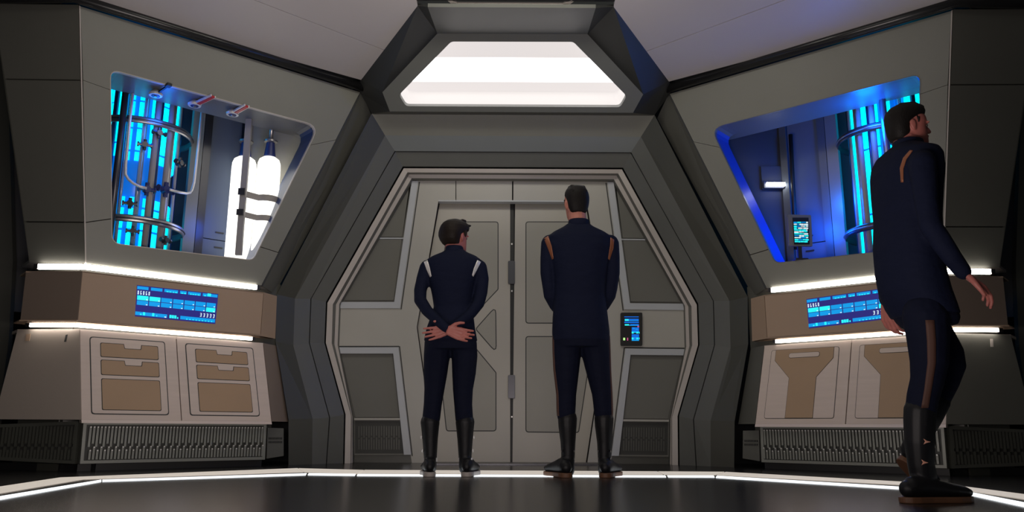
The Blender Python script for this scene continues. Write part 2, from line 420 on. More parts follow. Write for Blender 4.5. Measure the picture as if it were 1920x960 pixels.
mk('main_diffuser', *prism_g(clip([bl.at(*q) for q in [(730, 108), (1192, 110), (1192, 154.5), (730, 152.5)]], bk, LP.n), -LP.n*.02), M_BOX, lb)
mk('glowing_top', *prism_g(clip([bl.at(*q) for q in [(730, 40), (1192, 40), (1192, 109), (730, 107)]], bk, LP.n), -LP.n*.02), M_BOXW, lb)  # own glow in place of reflected light
mk('box_shell', *prism_g([LP.off(-.44).at(*q) for q in [(700, 30), (1220, 30), (1220, 240), (700, 238)]], -LP.n*.02), M_BLACK, lb)
# soffit beam above and dark flanks
cg = thing('ceiling', 'panelled ceiling of pale plates around a dark centre', None, kind='structure')
S0 = [pt*1, None]
s1 = [LP.at(820, 63), LP.at(1101.5, 64)]; s2 = [YP(5.6).at(802, 13), YP(5.6).at(1117, 15)]
prism('soffit_panel', [s1[0], s1[1], s2[1], s2[0]], (0, .0, .03), M_PORT2, cg)
# side wall line
D_ = V((sin(radians(49)), cos(radians(49)), 0)); N_ = V((D_.y, -D_.x, 0))
B0 = ZP(.05).at(150, 870)
def SP(s, z, lean=0):
    p = B0+N_*s; p.z = z; return Pl(p, N_-V((0, 0, 1))*lean)
RADP = SP(0, .05); CABP = SP(.05, .35, -.2); BANDP = SP(-.03, 1.06); UPP = SP(-.05, 1.5, .2)
W0, W1 = UPP.at(150, 12), UPP.at(675, 173)
BB = YP(5.6).at(783, 11)
nC = (W1-W0).cross(BB-W0); nC = nC if nC.z < 0 else -nC; CP = Pl(W0+V((0, 0, .03)), nC)
def onz(pl, x, y): return V((x, y, pl.p.z-((x-pl.p.x)*pl.n.x+(y-pl.p.y)*pl.n.y)/pl.n.z))
cA, cB = CP.at(677, 150), CP.at(783, 11)
qa, qb = CP.at(475, 0), CP.at(722, 95)
cB2 = onz(CP, cB.x, .6); qdir = (qa-qb)
qfar = qb + qdir*(5.0/qdir.length)
lowfar = W0 + (W0-W1)*.6; lowfar = onz(CP, lowfar.x-.1, lowfar.y)
perp = nC.cross(qdir).normalized()*.008
for side in (1, -1):
    prism('ceiling_panel', [cA, qb, qfar, lowfar], (0, 0, .04), M_CEIL, cg, side)
    g = perp if (cB-qb).dot(perp) > 0 else -perp
    prism('ceiling_panel', [qb+g, cB, onz(CP, cB.x-.0, .6), onz(CP, qfar.x, .6)+V((0, 0, 0)), qfar+g], (0, 0, .04), M_CEIL, cg, side)
    ps = [p+V((0, 0, .02)) for p in (qb-g, qb+g*1.5, qfar+g*1.5, qfar-g)]
    prism('ceiling_joint', ps, (0, 0, .03), M_INSET if side == 1 else mat('joint_light_paint', (.85, .80, .76), .5), cg, side)
    # dark flank between ceiling plate and light box
    e = (LP.at(820, 63), LP.at(717, 173), LP.at(731, 209), s2[0], L3[0][4]) if side == 1 else (LP.at(1101.5, 64), LP.at(1206, 177), LP.at(1187, 211.5), s2[1], L3[0][5])
    a_, b_, w_ = mir(cA, side), mir(cB, side), mir(W1, side)
    prism('dark_flank', [b_, e[3], e[0]], (0, 0, .02), M_FLANK, cg)
    prism('dark_flank', [b_, e[0], e[1]], (0, .01, .02), M_FLANK, cg)
    prism('dark_flank', [b_, e[1], a_], (0, .01, .02), M_FLANK, cg)
    prism('dark_flank', [a_, e[1], e[2]], (0, .02, .02), M_FLANK, cg)
    prism('dark_flank', [a_, e[2], e[4], w_], (0, .02, .02), M_FLANK, cg)
    prism('ceiling_closer', [cA, W1, W1+V((-.3, .3, 0)), cA+V((-.1, .5, .3))], (0, 0, .02), M_BLACK, cg, side)
prism('dark_flank', [LP.at(731, 209), LP.at(1187, 211.5), L3[0][5], L3[0][4]], (0, .02, .0), M_PORT, cg)
# centre dark plates with two light edges
cc = [onz(CP, cB.x, y) for y in (5.58, .6)]
cx1 = 2*X0-cB.x
prism('centre_panel', [cc[0], V((cx1, cc[0].y, cc[0].z)), V((cx1, cc[1].y, cc[1].z)), cc[1]], (0, 0, .04), M_BLACK, cg)
CC = Pl(cc[0], ((V((1, 0, 0))).cross(cc[1]-cc[0])))
prism('edge_light_trim', [CC.at(*q) for q in [(858, 7), (1055, 8), (1063, 12), (850, 11)]], (0, 0, .015), M_BEIGE, cg)
prism('edge_light_trim', [CC.at(*q) for q in [(838, 0), (846, 0), (858, 7), (850, 11)]], (0, 0, .015), M_BEIGE, cg)
prism('edge_light_trim', [CC.at(*q) for q in [(1080, 0), (1072, 0), (1055, 8), (1063, 12)]], (0, 0, .015), M_BEIGE, cg)

# ---- side walls (left, mirrored right)
WINL = [(206, 129), (599, 236), (475, 489), (209, 457)]
AL = {}
def side_wall(side):
    sn = 'left' if side == 1 else 'right'
    wl = thing('wall_'+sn, 'slanted grey upper wall with a trapezoid window on the %s' % sn, None, kind='structure')
    A = UPP.at
    win = [A(*q) for q in WINL]
    R = rounded(win, [.06, .09, .07, .08], 5)   # 6 points per corner, clockwise from top left
    def split(a, b, u, v): return A(u, v)
    def on(a, b, t): return a.lerp(b, t)
    TL, TR, BR, BL = A(151, 12), A(675, 173), A(490, 535), A(162, 493)
    # points on window sides
    Lt, Lb = R[23].lerp(R[0], .93), R[23].lerp(R[0], .10)
    Rt = R[11].lerp(R[12], .06); Rb = R[11].lerp(R[12], .93)
    oLt, oLb = A(156, 150), A(161, 417)
    oRt, oRb = TR.lerp(BR, .26), TR.lerp(BR, .84)
    g = V((0, 0, .0035)); th = -N_*.05
    top = [TL, TR, oRt, Rt] + list(reversed(R[0:12])) + [Lt, oLt]
    prism('wall_panel', top, th, M_WALL, wl, side)
    prism('wall_panel', [oLt-g, Lt-g, Lb+g, oLb+g], th, M_WALL, wl, side)
    prism('wall_panel', [oRt-g, oRb+g, Rb+g, Rt-g], th, M_WALL, wl, side)
    bot = [oLb-g, Lb-g] + list(reversed(R[12:24]))[0:12] + [Rb-g, oRb-g, BR, BL]
    prism('wall_panel', bot, th, M_WALL, wl, side)
    big = [p - N_*.03 for p in (TL, TR, BR, BL)]; 
    ring_prism('backing_plate', big, [p-N_*.03 for p in shrink(R, -.004)], -N_*.03, M_BLACK, wl, side)
    # thin bright lip round the opening + reveal
    nR = len(R)
    lip = shrink(R, .006)
    ring_prism('window_lip', [p+N_*.002 for p in R], [p+N_*.002 for p in lip], -N_*.03, M_BEIGE if side == 1 else M_ALC, wl, side)
    dep = -N_*.27
    inn = [p-N_*.03 for p in R]; bkk = [p+dep for p in R]
    rf = [(i, (i+1) % nR, (i+1) % nR+nR, i+nR) for i in range(nR)]
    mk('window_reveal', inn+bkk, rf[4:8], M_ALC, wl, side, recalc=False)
    mk('window_reveal', inn+bkk, rf[8:]+rf[:4], M_REV if side == 1 else mat('reveal_blue_lit', (.015, .06, .42), .5), wl, side, recalc=False)  # right copy bluer: reactor light put into the colour
    # narrow facet to the portal
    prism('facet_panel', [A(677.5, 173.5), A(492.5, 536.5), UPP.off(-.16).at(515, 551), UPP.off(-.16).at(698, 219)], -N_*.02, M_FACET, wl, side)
    prism('edge_bead', [A(676, 172), A(678, 174), A(493, 537), A(490.5, 535.5)], -N_*.03+V((0, 0, 0)), M_DGROOVE, wl, side)
    # outer facet (turning away to the side corridor)
    c0, c1 = A(149, 10), A(162, 493)
    FP = Pl(c0, (c1-c0).cross(V((-1, .06, 0)))); 
    if FP.n.y > 0: FP.n = -FP.n
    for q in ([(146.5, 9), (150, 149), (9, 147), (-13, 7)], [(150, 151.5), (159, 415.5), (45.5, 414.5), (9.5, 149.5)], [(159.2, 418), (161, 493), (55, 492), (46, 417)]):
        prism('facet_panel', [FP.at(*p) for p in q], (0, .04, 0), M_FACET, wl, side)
    prism('corner_bead', [UPP.at(148.5, 10), UPP.at(151, 12), UPP.at(162.5, 493), UPP.at(160, 493)], -N_*.03, M_BEIGE, wl, side)
    prism('backing_plate', [FP.off(-.03).at(*p) for p in [(148, 8), (162, 493), (55, 492), (-13, 7)]], (0, .02, 0), M_BLACK, wl, side)
    ft, fb = FP.at(-13, 7), FP.at(55, 492)
    prism('glow_shield', [ft, fb, fb+V((-.12, .9, 0)), ft+V((-.12, .9, 0))], (.02, 0, 0), M_PORT, wl, side)  # added dark plate, keeps the alcove's glow out of sight
    # underside closing plate
    b1, b2, b3 = A(162, 493), A(490, 535), UPP.off(-.16).at(513, 550)
    b0 = FP.at(55, 492)
    prism('underside_panel', [b0, b1, b2, b3, b3-N_*.25, b0-N_*.25], (0, 0, .02), M_ALC, wl, side)
    # wall base behind the console
    q0 = B0 - N_*.20 - D_*.12; q1 = B0 - N_*.20 + D_*1.46
    prism('wall_base', [q0, q1, q1+V((0, 0, 1.5-q1.z)), q0+V((0, 0, 1.5-q0.z))], -N_*.03, M_PORT, wl, side)
    prism('wall_base', [V((q0.x+.02, q0.y, 0)), V((q0.x-.36, q0.y+.12, 0)), V((q0.x-.36, q0.y+.12, 1.5)), V((q0.x+.02, q0.y, 1.5))], (0, .03, 0), M_PORT, wl, side)
    # corridor structure beyond the outer facet
    kp = YP(6.15); kq = YP(6.5)
    prism('corridor_pillar', [kp.at(*p) for p in [(-160, -60), (2, -60), (16, 190), (24, 490), (16, 640), (-6, 800), (-8, 881), (-160, 881)]], (0, .05, 0), M_FACET, wl, side)
    prism('corridor_recess', [V((kq.at(*p).x, kq.at(*p).y, max(0, kq.at(*p).z))) for p in [(-260, -80), (140, -80), (140, 882), (-260, 882)]], (0, .05, 0), M_BLACK, wl, side)
    mk('corridor_end', *bx(-7, -3.2, 7.2, 7.3, 0, 4), M_BLACK, wl, side)
    # pipe along the top
    tp = thing('trim_%d' % (1 if side == 1 else 2), 'thick black pipe between wall and ceiling on the %s' % sn, None, kind='structure')
    a, b = UPP.at(150, 0)+N_*.04, UPP.at(686, 160)+N_*.02
    a = W0 + V((0, 0, .035)) + N_*.05 - D_*.05; b = W1 + V((0, 0, .035)) + N_*.05 + D_*.03
    tube('pipe', [a+V((-1.3, .05, 0)), a, b], .042, M_PIPE, tp, side, 16)
    tube('pipe', [a+V((-1.3, .05, .05))+N_*-.05, a+V((0, 0, .05))-N_*.05, b+V((0, 0, .05))-N_*.05], .05, M_BLACK, tp, side, 12)
    return R, win
WR = {}
for side in (1, -1): WR[side] = side_wall(side)

# ================================================================== ALCOVES behind the windows
def alcove(side):
    sn = 'left' if side == 1 else 'right'
    al = thing('wall_alcove_'+sn, 'equipment alcove behind the %s window' % sn, None, kind='structure')
    R, win = WR[side]
    zt = win[0].z+.0; yb = 6.80
    fw = YP(yb)
    xr = -1.68; xl = fw.at(467, 248).x
    # end wall facing the room
    prism('end_panel', [V((xl, yb, 1.3)), fw.at(490, 540), fw.at(650, 222), V((xl, yb, fw.at(467, 222).z))], (0, .03, 0), mat('alcove_end_paint', (.26, .255, .235), .4) if side == 1 else mat('alcove_end_shaded', (.040, .042, .055), .5), al, side)  # right end wall darkened in its colour, standing in for shade

    # soffit slab behind the opening top
    a, b = win[0]-N_*.27, win[1]-N_*.27
    a2 = a - D_*.5; z = zt
    # slanted back panels
    e0 = V((xl, yb, 0))
    k = 0
    for (t0, t1, mm, nm) in ((0.0, .06, M_DMETAL, 'post'), (.065, .33, M_ALC, 'cabinet_door'), (.335, .40, M_DMETAL, 'post'), (.405, .50, M_WALL, 'post')):
        p0 = e0 - D_*t0; p1 = e0 - D_*t1
        if nm == 'cabinet_door': mm = mat('alcove_door_blue_grey', (.10, .125, .175), .6, spec=.2)  # blue tint in the colour adds to the reactor's light
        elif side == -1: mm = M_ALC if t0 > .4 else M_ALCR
        o_ = N_*(.03 if nm == 'post' else 0)
        if nm == 'cabinet_door':
            zs = [(1.3, 1.86), (1.868, 3.35)]
        else: zs = [(1.3, 3.35)]
        for za, zb in zs:
            q = [V((p0.x, p0.y, za)), V((p1.x, p1.y, za)), V((p1.x, p1.y, zb)), V((p0.x, p0.y, zb))]
            prism(nm, [x+o_ for x in q], -N_*.05, mm, al, side)
    for zz in (1.80, 1.93):
        c = e0 - D_*.19 + N_*.004; c.z = zz
        mk('door_slot', *box_g(c, D_*.035, N_*.004, V((0, 0, .005))), M_BLACK, al, side)
    # shell
    far = e0 - D_*2.2
    prism('back_shell', [V((e0.x, e0.y, 1.2)), V((far.x, far.y, 1.2)), V((far.x, far.y, 3.5)), V((e0.x, e0.y, 3.5))][0:0] or
          [e0-N_*.75+V((0, 0, 1.2)), far-N_*.75+V((0, 0, 1.2)), far-N_*.75+V((0, 0, 3.5)), e0-N_*.75+V((0, 0, 3.5))], -N_*.03, M_ALC, al, side)
    q0 = win[0]-N_*.60-D_*.10
    prism('side_shell', [V((q0.x, q0.y, 1.5)), V((q0.x, q0.y, 3.1)), V((q0.x, q0.y, 3.1))-N_*.75, V((q0.x, q0.y, 1.5))-N_*.75], -D_*.03, M_ALC, al, side)
    prism('alcove_floor', [win[3]-N_*.06+D_*.02+V((0, 0, -.01)), win[2]-N_*.06-D_*.02+V((0, 0, -.01)), win[2]-N_*.5+V((0, 0, -.01)), win[2]-N_*1.6-D_*.2+V((0, 0, -.01)), win[3]-N_*1.6-D_*.1+V((0, 0, -.01))], (0, 0, -.02), M_ALC, al, side)
    sl = [win[0]-N_*.25-D_*.3, win[1]-N_*.25+D_*.05, win[1]-N_*.38+D_*.05, win[0]-N_*.38-D_*.3]
    prism('soffit', sl, (0, 0, .05), M_ALC, al, side)
    prism('alcove_ceiling', [p+V((0, 0, .55)) for p in (win[0]-N_*.25-D_*.3, win[1]-N_*.25+D_*.3, win[1]-N_*1.8+D_*.3, win[0]-N_*1.8-D_*.3)], (0, 0, .03), M_BLACK, al, side)
    return al
for side in (1, -1): alcove(side)

CXY = V((-3.075, 6.28, 0))
def reactor(side, label):
    c = mir(CXY, side)
    t = thing('reactor_column', label, 'reactor column', (c.x, c.y, 1.55), 'glowing reactor columns')
    cz = V((CXY.x, CXY.y, 0))
    mk('core', *lathe_g(cz, [(.25, 1.55), (.25, 3.35)], 28), M_CORE, t, side, smooth=True)
    # glowing vertical strips on the core, broken into lengths
    rnd = random.Random(3 if side == 1 else 9)
    n = 14
    for i in range(n):
        a = radians(-200 + i*(250/(n-1)))
        d = V((cos(a), sin(a), 0)); tt = V((-d.y, d.x, 0))
        if side == 1:
            spans = [(1.56, 1.79, M_CYAN2 if i % 3 else M_CYAN), (1.81, 1.97, M_CYAN2), (1.99, 2.06, M_CYAN), (2.36, 2.43, M_CYAN), (2.45, 2.62, M_CYAN2 if i % 2 else M_CYAN), (2.64, 2.85, M_CYAN2), (2.87, 3.2, M_CYAN)]
            if i % 3 == 2: spans = spans[:3] + [(2.40, 2.5, M_CYAN), (2.52, 2.95, M_CYAN2)]
        else:
            spans = [(1.56, 1.98, M_CYAN2), (2.0, 2.52, M_CYAN2), (2.54, 3.2, M_CYAN2)] if i % 4 != 2 else [(1.56, 3.2, M_CORE)]
        for za, zb, mm in spans:
            p = cz + d*.262; p.z = (za+zb)/2
            mk('glow_panel', *box_g(p, tt*(.030 if i % 2 else .022), d*.006, V((0, 0, (zb-za)/2))), mm, t, side)
    for k in range(11):
        a = radians(-205+k*24); tube('core_pipe', [cz+V((cos(a)*.29, sin(a)*.29, 1.6)), cz+V((cos(a)*.29, sin(a)*.29, 3.2))], .013 if k % 2 else .020, M_DBLUE if k % 3 == 1 else M_STRAP, t, side, 8)
    for zz in (1.86, 2.66):
        pts = [cz + V((cos(a), sin(a), 0))*.385 + V((0, 0, zz)) for a in [2*pi*k/48 for k in range(48)]]
        tube('ring', pts, [(.011, .030)]*48, M_METAL if side == 1 else M_DMETAL, t, side, 10, closed=True)
        pts = [cz + V((cos(a), sin(a), 0))*.392 + V((0, 0, zz+.0)) for a in [2*pi*k/48 for k in range(48)]]
        tube('ring_rim', pts, [(.012, .007)]*48, M_DMETAL if side == 1 else M_METAL, t, side, 8, closed=True)
    def pp(deg, r, z): a = radians(deg); return cz + V((cos(a)*r, sin(a)*r, z))
    for deg, r, rad, mm in ((-120, .345, .018, M_STRAP), (-47, .345, .024, M_STRAP), (-28, .345, .022, M_STRAP), (-62, .345, .014, M_GLASS), (-25, .345, .012, M_METAL), (-80, .36, .009, M_GLASS), (-140, .345, .012, M_GLASS)):
        tube('vertical_pipe', [pp(deg, r, 1.55), pp(deg, r, 3.2)], rad, mm, t, side, 12)
    tube('support_post', [pp(-83 if side == 1 else -62, .44, 1.5), pp(-83 if side == 1 else -62, .44, 3.1)], .026, M_DMETAL if side == 1 else M_METAL, t, side, 10)
    if side == 1:
        for d0, d1, zb in ((-76, -54, 2.10), (14, -30, 2.13)):
            q = [pp(d0, .45, 2.98), pp(d0, .445, 2.6), pp(d0+(d1-d0)*.02, .44, zb+.16)] + [pp(d0+(d1-d0)*(1-cos(k/5*pi/2)), .43, zb+.13*(1-sin(k/5*pi/2))) for k in range(1, 6)]
            tube('curved_hose', q, .011, M_SILV, t, side, 10)
        vals = []
        for u_, v_, r_ in ((294, 243, .045), (272, 270, .045), (335, 285, .045), (283, 352, .055), (315, 345, .062), (258, 382, .045), (267, 433, .04), (323, 440, .04)):
            vals.append((-64+degrees(asin(max(-1, min(1, (u_-265)/90)))), YP(5.93).at(u_, v_).z, r_))
    else: vals = [(-70, 2.5, .04), (-50, 2.2, .04)]
    for i, (deg, z, r) in enumerate(vals):
        c_ = pp(deg, .385, z); d = (c_-cz); d.z = 0; d.normalize(); tt = V((-d.y, d.x, 0))
        m_ = M_NAVY if i in (3, 4) else M_DMETAL; r *= 1.35
        b_ = MB()
        b_.add(*tube_g([c_-d*.03, c_+d*.02], r*.38, 10))
        b_.add(*tube_g([c_-tt*r*.8, c_+tt*r*.8], r*.2, 8)); b_.add(*tube_g([c_-V((0, 0, r*.7)), c_+V((0, 0, r*.7))], r*.22, 8))
        for e in (c_-tt*r*.8, c_+tt*r*.8): b_.add(*tube_g([e-tt*.006, e+tt*.006], r*.34, 8))
        b_.build('valve', m_, t, side, smooth=False)
    mk('side_strip', *box_g(CXY+D_*.42+V((0, 0, 2.68)), D_*.015, N_*.02, V((0, 0, .08 if side == 1 else .13))), M_CYAN, t, side)
    mk('side_strip', *box_g(CXY+D_*.42+V((0, 0, 1.75)), D_*.02, N_*.02, V((0, 0, .12))), M_CORE, t, side)
    return t
reactor(1, 'blue glowing reactor column with valves behind the left window')
reactor(-1, 'blue glowing reactor column behind the walking man in the right window')
for side in (1, -1):
    l = mir(CXY + N_*.50 - D_*.0 + V((0, 0, 2.7)), side); point('reactor_glow', l, 3 if side == 1 else 13, (0, .12, 1), .1)
    l = mir(CXY + N_*.25 + D_*.50 + V((0, 0, 1.95)), side); point('reactor_glow', l, 1.5 if side == 1 else 9, (0, .12, 1), .1)
l = mir(V((-2.70, 6.36, 2.15)), -1); point('reactor_glow', l, 7, (0, .18, 1), .08)
# side glow cabinets seen at the column's left (behind the post)
for side in (1, -1):
    t = thing('glow_cabinet', ('dark cabinet with blue light slots left of the left reactor column' if side == 1 else 'blue light cabinet beside the right reactor column'), 'cabinet', mir(V((-3.3, 5.95, 1.5)), side))
    c = CXY - D_*.42 + N_*.02
    mk('body', *box_g(c+V((0, 0, 2.3)), D_*.10, N_*.05, V((0, 0, .85))), M_ALC, t, side)
    for za, zb in ((1.6, 1.72), (1.75, 1.9), (2.5, 2.6), (2.64, 2.78)):
        mk('light_slot', *box_g(c+N_*.055+V((0, 0, (za+zb)/2)), D_*.075, N_*.006, V((0, 0, (zb-za)/2))), M_CYAN, t, side)
# tanks (left alcove)
TY = YP(6.62)
for i, (ul, ur, lab) in enumerate(((430, 475, 'glowing white gas tank behind the strap post, left of the pair'), (478, 521, 'glowing white gas tank with clear view, right of the pair'))):
    a, b = TY.at(ul, 380), TY.at(ur, 380); r = (b.x-a.x)/2; c = (a+b)/2
    zt = TY.at((ul+ur)/2, 295).z
    t = thing('gas_tank', lab, 'tank', (c.x, c.y, 1.5), 'glowing tanks in the left alcove')
    cz = V((c.x, c.y, 0))
    mk('tank_body', *lathe_g(cz, [(r, 1.60), (r, zt-.11), (r*.97, zt-.06), (r*.85, zt-.025), (r*.55, zt-.003), (r*.4, zt)], 28), M_TANK, t, smooth=True)
    mk('neck', *lathe_g(cz, [(r*.52, zt-.012), (r*.50, zt+.02), (r*.36, zt+.125), (r*.36, zt+.13)], 20), M_NAVY, t, smooth=True)
    mk('collar', *lathe_g(cz, [(r*.40, zt+.13), (r*.60, zt+.135), (r*.60, zt+.15), (r*.3, zt+.155)], 20), M_METAL, t)
    mk('stem', *lathe_g(cz, [(r*.2, zt+.15), (r*.2, zt+.45)], 12), M_METAL, t, smooth=True)
point('tank_glow_light', (TY.at(545, 380)+V((0, -.02, 0))), 4, (1, .96, .85), .06)
t = thing('tank_rack', 'grey post with two straps holding the glowing tanks', 'rack', (TY.at(451, 400).x, 6.38, 1.5))
pp_ = YP(6.36).at(453, 400)
mk('post', *bx(pp_.x-.025, pp_.x+.025, 6.35, 6.38, 1.67, 2.85), M_STRAP, t)
for va, vb in ((355, 367), (394, 405)):
    z1, z0 = YP(6.37).at(480, va).z, YP(6.37).at(480, vb).z
    c1, c2 = TY.at(452.5, 380), TY.at(499.5, 380); rr = .108
    pts = [V((pp_.x-.03, 6.375, (z0+z1)/2))] + [V((c2.x+cos(a)*rr, c2.y+sin(a)*rr, (z0+z1)/2)) for a in [radians(-110+k*22) for k in range(7)]]
    tube('strap', pts, [(.007, (z1-z0)/2)]*len(pts), M_STRAP, t, 1, 8)
    mk('buckle', *bx(pp_.x-.035, pp_.x+.02, 6.335, 6.35, z0, z1), M_DMETAL, t)

# nozzles under the soffit (left)
soff = ZP(WR[1][1][0].z-.0)
for i, (u, v, ue, ve, red, lab) in enumerate(((292, 177, 316, 160, 0, 'round ceiling nozzle with short black arm'), (365, 196, 400, 180, 1, 'round ceiling nozzle with red arm above the reactor column'), (436, 213, 463, 198, 1, 'round ceiling nozzle with red arm beside the tanks'))):
    c = ZP(soff.p.z-.035).at(u, v); e = ZP(soff.p.z-.012).at(ue, ve)
    t = thing('ceiling_nozzle', lab, 'nozzle', c, 'nozzles under the left alcove soffit')
    mk('rim', *lathe_g(c, [(.048, -.012), (.052, .004), (.040, .02), (.02, .035)], 24), M_SILV, t, smooth=False)
    mk('lens', *lathe_g(c, [(.030, -.016), (.032, -.011)], 20), M_NAVY, t)
    mk('boss', *lathe_g(c, [(.012, -.022), (.014, -.015)], 12), M_METAL, t)
    d = (e-c); s_ = d.cross(V((0, 0, 1))).normalized(); mid = (c+e)/2; d2 = d/2
    if red:
        mk('red_bar', *box_g(mid+V((0, 0, -.006)), d2, s_*.013, V((0, 0, .008))), M_RED, t)
        mk('side_rail', *box_g(mid+s_*.019, d2, s_*.005, V((0, 0, .008))), M_SILV, t); mk('side_rail', *box_g(mid-s_*.019, d2, s_*.005, V((0, 0, .008))), M_SILV, t)
    else:
        mk('arm', *box_g(mid, d2, s_*.007, V((0, 0, .007))), M_BLACK, t)
        mk('clamp', *box_g(e, d2.normalized()*.02, s_*.018, V((0, 0, .01))), M_BLACK, t)

# right alcove: lamp bar, black pipe, tablet
fy = YP(6.76)
a, b = fy.at(1432, 343), fy.at(1475, 350)
t = thing('lamp_bar', 'small white lamp bar on the dark alcove wall behind the right window', 'lamp', ((a+b)/2))
mk('tube', *bx(a.x+.02, b.x-.02, 6.73, 6.76, b.z+.002, a.z-.002), M_LAMP, t)
mk('housing', *bx(a.x, b.x, 6.76, 6.795, b.z-.012, a.z+.012), M_DMETAL, t)
mk('backplate', *bx(a.x-.01, b.x+.01, 6.78, 6.80, b.z-.02, a.z+.16), MATS['alcove_end_shaded'], t)
t = tag(tube('conduit', [fy.at(1489, 470)+V((0, -.05, 0)), V((fy.at(1489, 470).x, 6.65, 2.84))], .018, M_BLACK), 'black vertical conduit beside the blue door panels in the right alcove', 'conduit')
ty = YP(6.30)
q = [ty.at(*p) for p in [(1478, 402), (1521, 403), (1524, 462), (1480, 461)]]
t = thing('tablet', 'small grey framed tablet screen on a stand inside the right window', 'tablet', (q[3]+q[2])/2)
prism('case', rounded(q, .012, 3), (0, .03, 0), M_INSET, t, 1, .003)
q = [YP(6.296).at(*p) for p in [(1486, 408), (1516, 408), (1518, 458), (1489, 458)]]
prism('screen', q, (0, .01, 0), M_BLACK, t)
def sq(q, s, tt): return (q[0].lerp(q[1], s)).lerp(q[3].lerp(q[2], s), tt)
def cells(name, q, rects, m, parent, nrm, lift):
    b_ = MB()
    for (s0, s1, t0, t1) in rects:
        pts = [sq(q, s0, t0)+nrm*lift, sq(q, s1, t0)+nrm*lift, sq(q, s1, t1)+nrm*lift, sq(q, s0, t1)+nrm*lift]; b_.add(*prism_g(pts, -nrm*.0008))
    return tag(b_.build(name, m, parent), kind='stuff')
rr = random.Random(5); R1, R2, R3 = [], [], []
for i in range(11):
    t0 = .16+i*.072; s = .05
    while s < .9:
        L = rr.uniform(.05, .3); (R1 if rr.random() < .5 else R2 if rr.random() < .6 else R3).append((s, min(.95, s+L), t0, t0+rr.uniform(.03, .055))); s += L+.02
nf = V((0, -1, 0))
cells('screen_graphic', q, R1, M_SCRW, t, nf, .001); cells('screen_graphic', q, R2, M_SCRC, t, nf, .001); cells('screen_graphic', q, R3, M_SCRB, t, nf, .001)
c0 = ty.at(1500, 461)
mk('stand_stem', *bx(c0.x-.015, c0.x+.015, 6.305, 6.33, 1.64, c0.z+.01), M_DMETAL, t)
mk('stand_foot', *bx(c0.x-.05, c0.x+.05, 6.27, 6.36, 1.635, 1.65), M_DMETAL, t)

